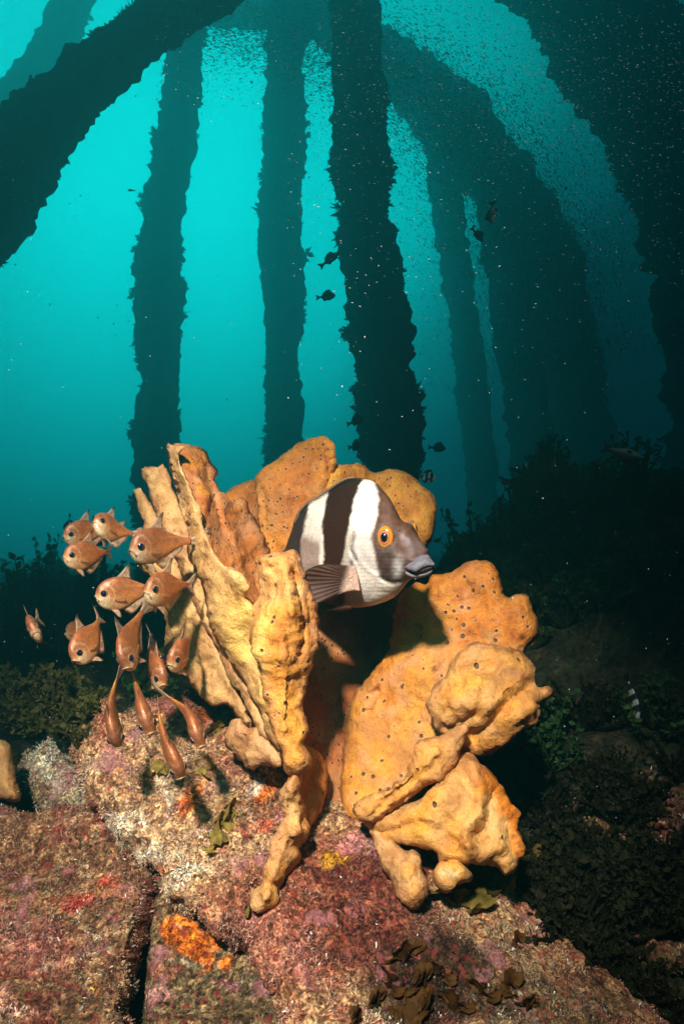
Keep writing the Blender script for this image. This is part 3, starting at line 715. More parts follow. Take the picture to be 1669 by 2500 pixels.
# front sheet of the left flap
pillow('sponge_lobe', [(404, 1092), (412, 1086), (430, 1086), (450, 1087), (444, 1100), (440, 1116), (458, 1165), (486, 1239), (497, 1283), (524, 1340), (547, 1372), (580, 1398), (601, 1412), (609, 1436), (599, 1460), (620, 1486), (672, 1560), (694, 1680), (700, 1800), (704, 1850), (690, 1862), (664, 1836), (646, 1796), (634, 1752), (616, 1712), (580, 1650), (546, 1596), (527, 1543), (508, 1475), (490, 1427), (481, 1398), (457, 1347), (455, 1290), (437, 1251), (425, 1190), (410, 1134)],
    [(408, 1092, .945), (450, 1160, .90), (500, 1290, .865), (600, 1430, .825), (440, 1250, .925), (490, 1420, .90), (560, 1610, .875), (690, 1600, .835), (690, 1850, .815), (640, 1740, .835)], .014, M_SPONGE_S, SP, step=7, amp=.0062, nscale=16, seed=42,
    creases=[([(440, 1116), (458, 1165), (486, 1239), (497, 1283), (524, 1340), (547, 1372), (580, 1398)], 16, .008), ([(500, 1400), (560, 1540), (640, 1700)], 26, .007), ([(600, 1420), (640, 1500), (680, 1600)], 16, -.005)],
    paint=sp_paint(PALE * 1.05, np.array([.73, .45, .13]), PALE, PEACH, 16, [(600, 1520, 70, 120, (.80, .52, .12), .6), (660, 1700, 40, 100, (.78, .48, .12), .5), (512, 1378, 12, 6, (.6, .25, .1), .6), (540, 1600, 14, 90, TAN, .5)], s=13))
# front fold with the thick rim
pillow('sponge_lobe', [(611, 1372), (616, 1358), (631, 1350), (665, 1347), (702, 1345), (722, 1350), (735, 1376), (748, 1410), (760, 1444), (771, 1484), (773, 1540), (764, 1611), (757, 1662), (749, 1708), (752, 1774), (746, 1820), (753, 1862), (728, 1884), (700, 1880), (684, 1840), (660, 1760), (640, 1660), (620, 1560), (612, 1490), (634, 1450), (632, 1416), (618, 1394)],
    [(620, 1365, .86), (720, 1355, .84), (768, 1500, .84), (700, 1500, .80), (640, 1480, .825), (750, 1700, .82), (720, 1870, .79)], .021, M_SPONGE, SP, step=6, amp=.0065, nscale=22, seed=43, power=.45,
    creases=[([(640, 1362), (690, 1370), (700, 1420), (712, 1500)], 11, .010), ([(714, 1392), (726, 1450), (738, 1530), (730, 1600)], 8, -.014), ([(745, 1430), (752, 1520), (748, 1640)], 9, -.006), ([(620, 1390), (640, 1420), (636, 1460)], 9, -.010), ([(690, 1560), (700, 1680), (690, 1780)], 10, .006)],
    bumps=[(700, 1600, 20, .006), (735, 1640, 14, .006), (725, 1690, 18, -.006), (700, 1740, 16, .006), (736, 1850, 14, .008), (708, 1440, 14, .008)],
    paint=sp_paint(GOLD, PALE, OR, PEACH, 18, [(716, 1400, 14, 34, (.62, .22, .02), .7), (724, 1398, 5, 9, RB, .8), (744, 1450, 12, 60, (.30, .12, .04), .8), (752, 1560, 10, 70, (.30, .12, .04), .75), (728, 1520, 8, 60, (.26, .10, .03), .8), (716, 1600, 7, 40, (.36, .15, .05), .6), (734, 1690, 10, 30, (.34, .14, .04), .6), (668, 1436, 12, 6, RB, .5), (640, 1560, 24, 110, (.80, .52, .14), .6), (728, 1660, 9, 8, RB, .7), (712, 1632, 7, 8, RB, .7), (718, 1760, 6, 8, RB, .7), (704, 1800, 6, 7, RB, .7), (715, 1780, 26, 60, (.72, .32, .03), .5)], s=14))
# dark inside fold below it
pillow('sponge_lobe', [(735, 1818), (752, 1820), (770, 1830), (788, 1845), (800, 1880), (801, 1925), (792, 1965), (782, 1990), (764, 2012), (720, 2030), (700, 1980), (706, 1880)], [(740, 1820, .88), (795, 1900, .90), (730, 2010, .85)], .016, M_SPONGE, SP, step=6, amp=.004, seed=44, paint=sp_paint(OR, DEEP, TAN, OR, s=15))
# hanging finger
pillow('sponge_finger', [(704, 1870), (724, 1858), (750, 1856), (746, 1880), (738, 1920), (744, 1960), (756, 2000), (764, 2022), (758, 2042), (732, 2068), (727, 2096), (708, 2122), (694, 2150), (682, 2176), (679, 2204), (662, 2220), (640, 2227), (622, 2216), (622, 2190), (634, 2150), (642, 2122), (650, 2088), (656, 2056), (676, 2026), (697, 1995), (688, 1966), (682, 1944), (690, 1910)],
    [(720, 1870, .80), (720, 2000, .80), (680, 2100, .79), (640, 2210, .775)], .021, M_SPONGE_S, SP, step=6, amp=.006, nscale=30, seed=45,
    bumps=[(652, 2196, 20, .009), (668, 2136, 18, .006), (690, 2080, 18, .006), (714, 2030, 20, .007), (706, 1930, 22, .008), (712, 1965, 12, -.006), (675, 2160, 9, -.005)], paint=sp_paint(GOLD, PALE, PEACH, PEACH, 14, [(655, 2195, 18, 18, (.76, .36, .03), .7), (728, 2060, 10, 30, (.72, .32, .04), .5)], s=16))
pillow('sponge_nub', [(600, 1872), (582, 1850), (580, 1832), (563, 1818), (552, 1800), (560, 1776), (572, 1758), (588, 1755), (602, 1770), (618, 1774), (640, 1782), (662, 1810), (690, 1850), (690, 1876), (672, 1880), (650, 1872), (634, 1868), (616, 1882)], [(570, 1780, .90), (680, 1860, .84), (600, 1870, .88)], .020, M_SPONGE_S, SP, step=6, amp=.005, nscale=30, seed=46, bumps=[(590, 1790, 16, .008), (630, 1820, 18, .006), (600, 1850, 14, .006)], paint=sp_paint(PALE * .95, PEACH, PALE, PEACH, 14, s=17))
# small sponge at far left
ls = pillow('small_sponge', [(-70, 1800), (-10, 1806), (14, 1812), (26, 1836), (34, 1880), (46, 1916), (54, 1944), (40, 1958), (6, 1952), (-40, 1940), (-80, 1900)], [(0, 1820, 1.02), (40, 1940, 1.0), (-60, 1900, 1.02)], .03, M_SPONGE_S, None, w=40, step=7, amp=.005, seed=47, paint=sp_paint(GOLD * .8, TAN, GOLD * .8, TAN, s=18))
tag(ls, 'small smooth orange sponge cut off by the left edge', 'sponge')

# ------------------------------------------------------------------ the striped fish
Z = .2551
def zp(x, y): return (680 + x * Z, 1140 + y * Z)
def zl(pts): return [zp(a, b) for a, b in pts]
FISH = empty('striped_fish', tuple(P(880, 1340, .90)))
tag(FISH, 'large brown and white banded fish with orange eye inside the sponge', 'fish')
fo = zl([(700, 103), (760, 102), (810, 110), (860, 122), (905, 140), (945, 165), (985, 205), (1030, 255), (1068, 305), (1100, 365), (1135, 432), (1165, 490), (1195, 522), (1235, 535), (1275, 556), (1310, 600), (1340, 660), (1375, 720), (1410, 772), (1432, 800), (1428, 830), (1450, 880), (1455, 950), (1400, 1020), (1330, 1062), (1280, 1072), (1240, 1100), (1205, 1140), (1150, 1205), (1090, 1252), (1020, 1285), (950, 1310), (860, 1330), (760, 1342), (660, 1348), (560, 1330), (440, 1290), (300, 1230), (150, 1160), (20, 1100), (-80, 1060), (-150, 1090), (-210, 1120), (-200, 1020), (-170, 940), (-190, 860), (-215, 770), (-140, 810), (-60, 850), (0, 850), (50, 800), (72, 760), (95, 680), (130, 580), (160, 490), (200, 425), (245, 375), (300, 335), (390, 280), (480, 218), (560, 160), (630, 120)])
_b1 = (np.array([340, 450, 600, 750, 900, 1100]), np.array([300, 282, 235, 208, 222, 240]))
_b2 = (np.array([200, 350, 550, 750, 950, 1300]), np.array([482, 450, 418, 425, 432, 430]))
_b3 = (np.array([100, 200, 350, 480, 600, 800, 930, 1100, 1350]), np.array([815, 765, 712, 690, 668, 632, 610, 640, 640]))
_b4 = (np.array([130, 300, 450, 600, 700, 830, 950, 1060, 1120]), np.array([915, 955, 945, 900, 888, 915, 945, 975, 1040]))
def fish_paint(X, Y, V, e):
    x = (X - 680) / Z; y = (Y - 1140) / Z
    x = x + 10 * fbm(V, 160, 3, 5); y = y + 10 * fbm(V, 160, 3, 6)
    B = [np.interp(y, *b) for b in (_b1, _b2, _b3, _b4)]
    dark = np.array([.026, .0085, .004]); white = np.array([.84, .72, .60]); head = np.array([.095, .037, .019]); grey = np.array([.145, .125, .135])
    s = 14
    k1 = sstep(-s, s, x - B[0]); k2 = sstep(-s, s, x - B[1]); k3 = sstep(-s * 1.2, s * 1.2, x - B[2]); k4 = sstep(-s * 1.6, s * 1.6, x - B[3])
    def mx(c, k, d): return c * (1 - k[:, None]) + d * k[:, None]
    c = np.tile(np.array([.034, .022, .020]), (len(X), 1))
    # rear band lighter below
    w1 = np.tile(white * .92, (len(X), 1))
    low = sstep(640, 760, y + .35 * (360 - x))
    w1 = mx(w1, low * .85 * (1 - sstep(370, 410, x)), np.array([.21, .12, .095]))
    c = mx(c, k1, w1)
    c = c * (1 - k2[:, None]) + dark * k2[:, None]
    w2 = np.tile(white * 1.06, (len(X), 1))
    gill = sstep(560, 680, y) * (1 - sstep(950, 1050, y))
    w2 = mx(w2, gill * .7, np.array([.42, .36, .33]))
    c = c * (1 - k3[:, None]) + w2 * k3[:, None]
    # olive edge in front of the dark band
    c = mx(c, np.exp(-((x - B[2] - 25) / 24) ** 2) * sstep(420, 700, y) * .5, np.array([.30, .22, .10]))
    c = mx(c, k4, head)
    # brow / snout
    c = mx(c, k4 * np.exp(-(((x - 1210) / 60) ** 2 + ((y - 690 - (x - 1210) * .9) / 45) ** 2)) * .6, np.array([.48, .36, .36]))
    c = mx(c, k4 * np.exp(-(((x - 1020) / 60) ** 2 + ((y - 420) / 120) ** 2)) * .5, np.array([.20, .10, .08]))
    c = mx(c, k4 * sstep(700, 860, y) * (1 - sstep(1080, 1140, x)) * .7, np.array([.055, .036, .032]))
    c = mx(c, np.exp(-(((x - 1145) / 46) ** 2 + ((y - 975) / 90) ** 2)) * .95, np.array([.74, .68, .62]))
    c = mx(c, sstep(1180, 1260, x) * sstep(600, 760, y) * .45, np.array([.17, .12, .115]))
    # jaw line and throat
    yl = np.interp(x, [640, 760, 900, 1000, 1100, 1200, 1280], [1120, 930, 1010, 1090, 1125, 1105, 1075])
    th = sstep(-26, 46, y - yl) * sstep(600, 720, x) * (1 - .45 * sstep(1040, 1150, x))
    c = mx(c, th, white * .98)
    c = mx(c, th * np.exp(-(((x - 1080) / 90) ** 2 + ((y - 1170) / 50) ** 2)) * .6, np.array([.42, .34, .20]))
    bel = sstep(1130, 1300, y + .12 * (700 - x)) * (1 - sstep(760, 920, x))
    c = mx(c, bel * .8, np.array([.34, .20, .11]))
    c = mx(c, (1 - sstep(600, 660, x)) * sstep(1080, 1160, y) , dark * 1.4)
    # eye socket
    c = mx(c, np.exp(-((np.hypot((x - 1022), (y - 670) * .74) - 92) / 16) ** 2) * .65, np.array([.10, .075, .07]))
    # nostril
    c = mx(c, np.exp(-(np.hypot(x - 1158, y - 612) / 16) ** 2) * .85, np.array([.05, .02, .015]))
    # gill slit
    c = mx(c, np.exp(-(dist_poly(np.array([(712, 650), (690, 730), (690, 800), (715, 850), (735, 890)], float), x, y, False) / 15) ** 2) * .75, np.array([.10, .08, .075]))
    c = mx(c, np.exp(-(np.hypot((x - 700) / 26, (y - 915) / 36)) ** 2) * .9, np.array([.06, .03, .02]))
    # fine scale rows
    sc = np.sin((x * .55 + y * .9) * .17) * np.sin((x * .9 - y * .55) * .17)
    c = c * (1 + .24 * sc * (1 - .6 * k4) + (.10 + .16 * k4) * fbm(V, 200, 3, 8) + .12 * k4 * fbm(V, 60, 3, 9))[:, None]
    return np.clip(c, .004, .92)
def zc(pts): return [zp(a, b) for a, b in pts]
fb = pillow('body', fo, [(*zp(1440, 880), .830), (*zp(1200, 800), .845), (*zp(1000, 600), .868), (*zp(900, 200), .915), (*zp(700, 700), .905), (*zp(700, 1300), .905), (*zp(400, 500), .955), (*zp(150, 700), 1.00), (*zp(-180, 950), 1.03), (*zp(950, 1250), .875)],
    .046, M_SKIN, FISH, w=115, step=3.0, amp=.0006, nscale=40, seed=50, jag=0, paint=fish_paint, power=.55, relief=lambda X, Y: .00035 * np.sin(X * .60 + Y * .34) * np.sin(X * .60 - Y * .34),
    bumps=[(*zp(1022, 670), 26, .008), (*zp(1290, 570), 14, .006), (*zp(1158, 612), 5, -.003), (*zp(1060, 940), 40, .004), (*zp(840, 800), 36, .005), (*zp(1250, 700), 30, -.004)],
    creases=[(zc([(715, 640), (692, 730), (690, 800), (716, 850), (742, 900)]), 4.5, -.006), (zc([(960, 1060), (1080, 1112), (1200, 1102), (1260, 1075)]), 5, -.0022), (zc([(745, 640), (725, 730), (735, 810), (770, 900), (840, 980), (950, 1060)]), 7, .002), (zc([(1240, 560), (1180, 640), (1200, 720), (1300, 820)]), 9, .003)])
def ball(name, c, r, axis, mat, parent, colf, flat=.7, up=(0, 0, 1), nu=28, nv=20):
    """ellipsoid whose pole looks along axis; colf(angle from pole in 0..1)"""
    ax = Vector(axis).normalized(); u = Vector(up); s = ax.cross(u).normalized(); t = s.cross(ax)
    V, Fc, cc = [], [], []
    for j in range(nv + 1):
        th = math.pi * j / nv
        for i in range(nu):
            ph = 2 * math.pi * i / nu
            v = Vector(c) + (s * math.cos(ph) * math.sin(th) * r[0] + t * math.sin(ph) * math.sin(th) * r[1] + ax * math.cos(th) * r[0] * flat)
            V.append(v); cc.append(colf(math.sin(th) if th < math.pi / 2 else 1.0))
    for j in range(nv):
        for i in range(nu):
            a = j * nu + i; b = j * nu + (i + 1) % nu
            Fc.append((a, a + nu, b + nu, b))
    return mesh_obj(name, V, Fc, mat, parent, cc, fix=True)
def iris(t):
    st = [(0, (.006, .008, .03)), (.40, (.006, .008, .03)), (.43, (.66, .17, .02)), (.49, (.66, .17, .02)), (.53, (.10, .08, .08)), (.63, (.16, .13, .14)), (.67, (.66, .21, .008)), (.92, (.60, .17, .006)), (1.0, (.16, .06, .02))]
    for (a, ca), (b, cb) in zip(st, st[1:]):
        if t <= b:
            k = (t - a) / (b - a + 1e-9)
            return tuple(x * (1 - k) + y * k for x, y in zip(ca, cb))
    return st[-1][1]
ec = P(*zp(1022, 672), .8165)
eye = ball('eye', ec, (.0096, .0134), (-.38, -1, .0), M_EYE, FISH, iris, .55)
ball('pupil', ec + np.array([-.0019, -.0047, .0]), (.0042, .0054), (-.38, -1, .0), M_EYE, eye, lambda t: (.004, .005, .012) if t < .86 else (.05, .03, .02), .55, nu=18, nv=12)
ec2 = P(*zp(1292, 592), .866)
ball('eye', ec2, (.0065, .0105), (.85, -.45, .25), M_EYE, FISH, lambda t: (.05, .035, .03) if t < .35 else ((.70, .30, .02) if t < .8 else (.16, .10, .07)), .6)
lipc = lambda X, Y, V, e: np.clip(np.array([.15, .13, .15]) * (1 + .25 * fbm(V, 300, 3, 3))[:, None] + np.array([.10, .06, .05]) * np.exp(-(e / 3.5) ** 2)[:, None], .01, 1)
pillow('upper_lip', zl([(1195, 960), (1215, 905), (1260, 872), (1330, 850), (1425, 842), (1450, 870), (1475, 905), (1494, 935), (1480, 950), (1430, 955), (1385, 968), (1345, 990), (1310, 1010), (1275, 1000), (1230, 985)]), [(*zp(1200, 960), .82), (*zp(1490, 940), .805), (*zp(1330, 860), .812), (*zp(1310, 1000), .802)], .009, M_SKIN, FISH, w=22, step=3, amp=.0004, jag=0, paint=lipc)
pillow('lower_lip', zl([(1195, 985), (1240, 1000), (1290, 1016), (1340, 1005), (1390, 1000), (1440, 985), (1485, 962), (1470, 1000), (1440, 1030), (1380, 1055), (1310, 1068), (1255, 1060), (1215, 1035)]), [(*zp(1200, 1000), .822), (*zp(1480, 970), .81), (*zp(1300, 1060), .816)], .008, M_SKIN, FISH, w=16, step=3, amp=.0004, jag=0, paint=lipc)
pillow('mouth_cavity', zl([(1310, 1005), (1390, 960), (1470, 945), (1486, 955), (1440, 990), (1390, 1010), (1340, 1015)]), [(*zp(1310, 1005), .806), (*zp(1480, 950), .803), (*zp(1400, 1010), .805)], .002, M_SKIN, FISH, step=3, amp=0, jag=0, paint=lambda X, Y, V, e: np.tile((.035, .016, .012), (len(X), 1)))
def fin_rays(cx, cy, freq, h):
    return lambda X, Y: h * np.sin(np.arctan2(Y - cy, X - cx) * freq)
pcx, pcy = zp(800, 1080)
def pec_paint(X, Y, V, e):
    x = (X - 680) / Z; y = (Y - 1140) / Z
    ray = .5 + .5 * np.sin(np.arctan2(Y - pcy, X - pcx) * 64)
    base = np.array([.050, .017, .009])
    c = base * (.45 + 1.5 * ray[:, None])
    tip = (1 - sstep(300, 600, x)) * sstep(1050, 1200, y)
    c = c + np.array([.16, .11, .10]) * (tip * .6)[:, None]
    pale = sstep(600, 690, x + .3 * (y - 1050)) 
    return np.clip(c * (1 - pale[:, None]) + np.array([.62, .40, .30]) * pale[:, None], .004, .9)
pillow('pectoral_fin', zl([(735, 960), (700, 945), (600, 936), (500, 930), (400, 935), (320, 958), (255, 1000), (200, 1060), (210, 1150), (270, 1250), (345, 1312), (400, 1300), (460, 1270), (540, 1235), (640, 1200), (720, 1185), (775, 1190), (770, 1120), (760, 1040)]),
    [(*zp(760, 1070), .842), (*zp(500, 1000), .836), (*zp(250, 1100), .846), (*zp(400, 1280), .838)], .0018, M_FIN, FISH, w=6, step=2.6, amp=0, jag=1, relief=fin_rays(pcx, pcy, 64, .0011), paint=pec_paint)
pillow('pelvic_fin', zl([(700, 1345), (660, 1318), (600, 1322), (520, 1350), (462, 1362), (470, 1378), (560, 1380), (640, 1372), (700, 1362)]), [(*zp(460, 1370), .86), (*zp(700, 1350), .868), (*zp(600, 1330), .862)], .003, M_FIN, FISH, w=6, step=3, amp=0, jag=1, paint=lambda X, Y, V, e: np.tile((.20, .08, .04), (len(X), 1)))
pillow('dorsal_fin', zl([(840, 116), (700, 92), (620, 112), (540, 155), (470, 205), (390, 262), (300, 318), (240, 362), (185, 430), (140, 540), (160, 560), (230, 420), (300, 350), (400, 290), (490, 232), (570, 172), (640, 134), (720, 116)]), [(*zp(840, 116), .917), (*zp(500, 200), .94), (*zp(150, 540), .99)], .0015, M_FIN, FISH, w=4, step=3, amp=0, jag=1.2, paint=lambda X, Y, V, e: np.clip(np.array([.34, .22, .14]) * (1 + .5 * np.sin(X * 1.1))[:, None], .03, 1))

# ------------------------------------------------------------------ the copper coloured school
def loft(stations, K=28, sub=40, name='body', mat=None, parent=None, colf=None):
    """stations: s, top, bottom, half width; x runs backwards from the snout"""
    st = np.array(stations, float)
    ss = np.linspace(0, 1, sub) ** 1.25 * st[-1, 0]
    # smooth interpolation in sqrt space near the snout
    def it(c): return np.interp(ss, st[:, 0], st[:, c])
    def sm(v):
        v = v.copy()
        for _ in range(3):
            v[2:-1] = (v[1:-2] + 2 * v[2:-1] + v[3:]) / 4
        return v
    tp, bt, wd = sm(it(1)), sm(it(2)), sm(it(3))
    V = []
    for s, a, b, w in zip(ss, tp, bt, wd):
        c = (a + b) / 2; h = (a - b) / 2
        for k in range(K):
            t = 2 * math.pi * k / K
            cy, cz = math.cos(t), math.sin(t)
            V.append((-s, w * math.copysign(abs(cy) ** .9, cy), c + h * cz))
    V = np.array(V)
    FA = []
    for i in range(sub - 1):
        for k in range(K):
            a = i * K + k; b = i * K + (k + 1) % K
            FA.append((a, b, b + K, a + K))
    FA += [tuple(range(K)), tuple(range((sub - 1) * K, sub * K))]
    cols = colf(V) if colf else None
    return mesh_obj(name, V, FA, mat, parent, cols, fix=True, local=False)
def flat_fin(name, pts, y, mat, parent, colf, th=.004, lean=0.0, cup=0.0):
    """thin fin in the x-z plane (or leaning sideways)"""
    o2 = catmull(pts, .03)
    n = len(o2)
    c = o2.mean(0)
    V = []
    rings = [1.0, .66, .33]
    for sgn in (1, -1):
        for q, r in enumerate(rings):
            p = c + (o2 - c) * r
            t = 0 if q == 0 else th * (.6 if q == 1 else 1.0)
            for a in p:
                dz = abs(a[1] - pts[0][1])
                V.append((a[0], y + sgn * t + lean * dz + cup * math.sin(a[0] * 30) * .2, a[1]))
    FA = []
    L = len(rings)
    def id_(s, q, i): return (0 if s == 0 else L * n) + q * n + i % n if q else i % n
    for s in (0, 1):
        for q in range(L - 1):
            for i in range(n): FA.append((id_(s, q, i), id_(s, q, i + 1), id_(s, q + 1, i + 1), id_(s, q + 1, i)))
        FA.append(tuple(id_(s, L - 1, i) for i in range(n)))
    V = np.array(V)
    # drop the unused second rim
    cols = colf(V)
    return mesh_obj(name, V, FA, mat, parent, cols, fix=True, local=False)

def copy_tree(o, parent=None):
    c = o.copy()
    COL.objects.link(c)
    if parent is not None: c.parent = parent
    for ch in list(o.children): copy_tree(ch, c)
    return c

def make_bullseye(bend=0.0, tint=1.0):
    root = empty('copper_fish')
    st = [(0, .005, -.03, .012), (.012, .060, -.098, .042), (.04, .112, -.150, .066), (.09, .160, -.198, .081), (.16, .197, -.235, .088), (.25, .218, -.255, .087), (.34, .215, -.25, .078), (.44, .190, -.21, .063), (.55, .140, -.14, .045), (.65, .095, -.08, .038), (.74, .062, -.04, .026), (.82, .050, -.032, .016)]
    def cf(V):
        x, y, z = -V[:, 0], V[:, 1], V[:, 2]
        back = np.array([.38, .115, .042]); side = np.array([.60, .22, .065]); belly = np.array([.60, .36, .18]); silver = np.array([.84, .62, .38])
        k = sstep(.12, -.12, z)[:, None]
        c = back * (1 - k) + side * k
        kb = (sstep(-.06, -.20, z) * (1 - sstep(.35, .6, x)))[:, None]
        c = c * (1 - .75 * kb) + belly * .75 * kb
        # silvery cheek and throat
        kh = ((1 - sstep(.10, .24, x)) * sstep(.035, -.06, z))[:, None]
        c = c * (1 - .85 * kh) + silver * .85 * kh
        # forehead dusky
        kf = ((1 - sstep(.05, .16, x)) * sstep(.03, .10, z))[:, None]
        c = c * (1 - .35 * kf) + np.array([.26, .12, .085]) * .35 * kf
        # gill cover edge
        ge = np.exp(-((np.hypot(x - .10, (z + .03) * .8) - .155) / .010) ** 2) * (x > .12)
        c = c * (1 - .55 * ge[:, None]) + np.array([.16, .06, .03]) * .55 * ge[:, None]
        gg = np.exp(-((np.hypot(x - .10, (z + .03) * .8) - .140) / .010) ** 2) * (x > .12)
        c = c * (1 - .5 * gg[:, None]) + np.array([.80, .55, .30]) * .5 * gg[:, None]
        # yellow lateral line
        ll = np.exp(-((z - (.11 - .10 * (x - .3))) / .010) ** 2) * sstep(.18, .26, x)
        c = c * (1 - .45 * ll[:, None]) + np.array([.65, .34, .04]) * .45 * ll[:, None]
        c = c * (1 + .16 * fbm(V, 16, 3, 4)[:, None])
        return np.clip(c, .01, .9)
    loft(st, 36, 56, 'body', M_COPPER, root, cf)
    fin_c = np.array([.74, .46, .28])
    def fc(V):
        d = np.hypot(V[:, 0], V[:, 2])
        r = .8 + .35 * np.sin(np.arctan2(V[:, 2], V[:, 0] + .2) * 60)
        return np.clip(fin_c * r[:, None], .02, 1)
    def fc_dark(xt, zt, rr):
        def f(V):
            c = fc(V)
            k = sstep(rr, rr * .35, np.hypot(V[:, 0] - xt, V[:, 2] - zt))[:, None]
            return c * (1 - k) + np.array([.015, .012, .015]) * k
        return f
    flat_fin('tail_fin', [(-.79, .045), (-.86, .075), (-.95, .14), (-1.03, .185), (-1.02, .13), (-.955, .03), (-.945, .0), (-.955, -.03), (-1.02, -.12), (-1.03, -.17), (-.95, -.125), (-.86, -.06), (-.79, -.03), (-.78, .0)], 0, M_FINC, root, fc_dark(-1.05, .19, .10), .007)
    flat_fin('dorsal_fin', [(-.27, .20), (-.33, .26), (-.40, .34), (-.47, .40), (-.485, .40), (-.475, .33), (-.47, .25), (-.475, .185), (-.40, .19), (-.33, .195)], 0, M_FINC, root, fc_dark(-.49, .41, .14), .006)
    flat_fin('anal_fin', [(-.38, -.235), (-.42, -.29), (-.47, -.335), (-.50, -.33), (-.58, -.25), (-.66, -.17), (-.73, -.10), (-.73, -.04), (-.62, -.095), (-.50, -.175)], 0, M_FINC, root, fc_dark(-.48, -.36, .09), .006)
    for sg in (1, -1):
        flat_fin('pelvic_fin', [(-.20, -.225), (-.24, -.27), (-.30, -.335), (-.33, -.345), (-.325, -.28), (-.30, -.235)], sg * .03, M_FINC, root, fc, .005, lean=sg * .45)
        pf = flat_fin('pectoral_fin', [(-.23, -.08), (-.28, -.065), (-.35, -.075), (-.41, -.105), (-.38, -.12), (-.32, -.12), (-.25, -.105)], sg * .092, M_FINC, root, lambda V: np.tile((.46, .20, .085), (len(V), 1)), .003, lean=sg * .06)
        ey = ball('eye', (-.098, sg * .066, .012), (.054, .058), (.42, sg, .04), M_EYE, root,
             lambda t: (.40, .23, .10) if .74 < t < .86 else ((.16, .09, .06) if t >= .84 else (.012, .012, .022)), .54, nu=22, nv=16)
        ey.matrix_parent_inverse = Matrix()
        pp = ball('pupil', (-.086, sg * .083, .013), (.036, .041), (.42, sg, .04), M_EYE, ey, lambda t: (.004, .006, .02), .62, nu=16, nv=10)
        pp.matrix_parent_inverse = Matrix()
    # mouth: a down-turned lip line that wraps the snout
    V, FA, K = [], [], 8
    path = []
    for t in np.linspace(-1, 1, 25):
        a = t * 1.25
        path.append((-.040 + .050 * math.cos(a) - .004, .068 * math.sin(a), -.028 - .062 * t * t))
    path = np.array(path)
    tg = np.gradient(path, axis=0); tg /= np.linalg.norm(tg, axis=1, keepdims=True)
    for p, t in zip(path, tg):
        s = np.cross(t, (0, 0, 1.)); s /= np.linalg.norm(s); u = np.cross(s, t)
        for k in range(K):
            a = 2 * math.pi * k / K
            V.append(p + (s * math.cos(a) + u * math.sin(a)) * .009)
    for i in range(len(path) - 1):
        for k in range(K):
            FA.append((i * K + k, i * K + (k + 1) % K, (i + 1) * K + (k + 1) % K, (i + 1) * K + k))
    FA += [tuple(range(K)), tuple(range((len(path) - 1) * K, len(path) * K))]
    mesh_obj('lips', V, FA, M_COPPER, root, np.tile((.50, .28, .17), (len(V), 1)), fix=True, local=False)
    for ch in root.children_recursive:
        me = ch.data
        for v in me.vertices:
            k = max(0.0, -v.co.x - .30)
            v.co.y += bend * k * k
        for c in me.color_attributes['Col'].data:
            c.color = (c.color[0] * tint, c.color[1] * tint ** .8, c.color[2] * tint ** .6, 1)
    return root

def pose(o, px, py, d, head, up, L, at=.3):
    """place a fish: the point `at` body lengths behind the snout sits at the pixel; head/up = (right, up, toward viewer)"""
    def w(v): return Vector((v[0], -v[2], v[1]))
    h = w(head).normalized()
    u = w(up); u = (u - h * u.dot(h)).normalized()
    y = u.cross(h)
    c = Vector(P(px, py, d))
    R = Matrix((h, y, u)).transposed().to_4x4()
    o.matrix_world = Matrix.Translation(c + h * at * L) @ R @ Matrix.Scale(L, 4)

SCHOOL = [  # px, py, d, heading, up, length, label
    (288, 1446, .845, (-.86, -.02, .50), (.05, 1, .05), .083, 'copper fish turned side on at the middle of the school'),
    (196, 1300, .95, (-.68, -.10, .70), (.10, 1, .1), .074, 'copper fish at the upper left, mostly hidden behind another one'),
    (200, 1354, .89, (-.66, .02, .72), (.12, 1, .0), .076, 'copper fish at upper left covering the one behind it'),
    (262, 1285, .89, (-.38, .30, .86), (-.25, 1, -.1), .076, 'pale bellied fish facing the lens with its head tipped up'),
    (368, 1330, .845, (-.60, -.08, .78), (.06, 1, .1), .092, 'copper fish with a tall dorsal fin against the outermost sponge flap'),
    (394, 1436, .83, (-.44, .02, .88), (.10, 1, .0), .086, 'frowning copper fish in front of the pale sponge edge'),
    (82, 1532, .92, (.42, .0, .9), (-.42, 1, .1), .080, 'lone copper fish nearest the left edge, tail swept left'),
    (208, 1572, .86, (-.32, -.52, .78), (-.40, .85, .35), .084, 'copper fish diving down left with its forked tail raised'),
    (311, 1580, .82, (.12, -.62, .78), (-.30, .80, .55), .092, 'copper fish diving head down with tail pointing straight up'),
    (380, 1594, .95, (.35, -.45, .75), (-.3, .8, .4), .070, 'small dark copper fish half hidden between two others'),
    (382, 1636, .87, (.55, -.40, .74), (.25, .85, .40), .086, 'copper fish angled down right just below the dark gap'),
    (440, 1596, .845, (-.30, -.22, .90), (.05, 1, .2), .080, 'copper fish closest to the stem side of the sponge flap'),
    (276, 1765, .80, (.32, -.82, .42), (.10, .40, .90), .088, 'thin looking copper fish seen from above over the pink rock'),
    (352, 1738, .80, (.42, -.56, .72), (-.10, .80, .55), .092, 'copper fish showing both eyes as it dives over the boulder'),
    (418, 1842, .775, (.52, -.72, .42), (.25, .45, .85), .088, 'lowest copper fish, nosing into the fan weed on the boulder'),
    (474, 1772, .80, (.42, -.58, .70), (-.10, .80, .58), .086, 'copper fish beside the knobbly sponge nub'),
    (182, 1540, 1.06, (-.75, -.10, -.5), (.1, 1, 0), .062, 'dim copper fish swimming away behind the diving one'),
]
protos = [make_bullseye(.0, 1.0), make_bullseye(.55, .86), make_bullseye(-.6, 1.12), make_bullseye(.30, 1.05)]
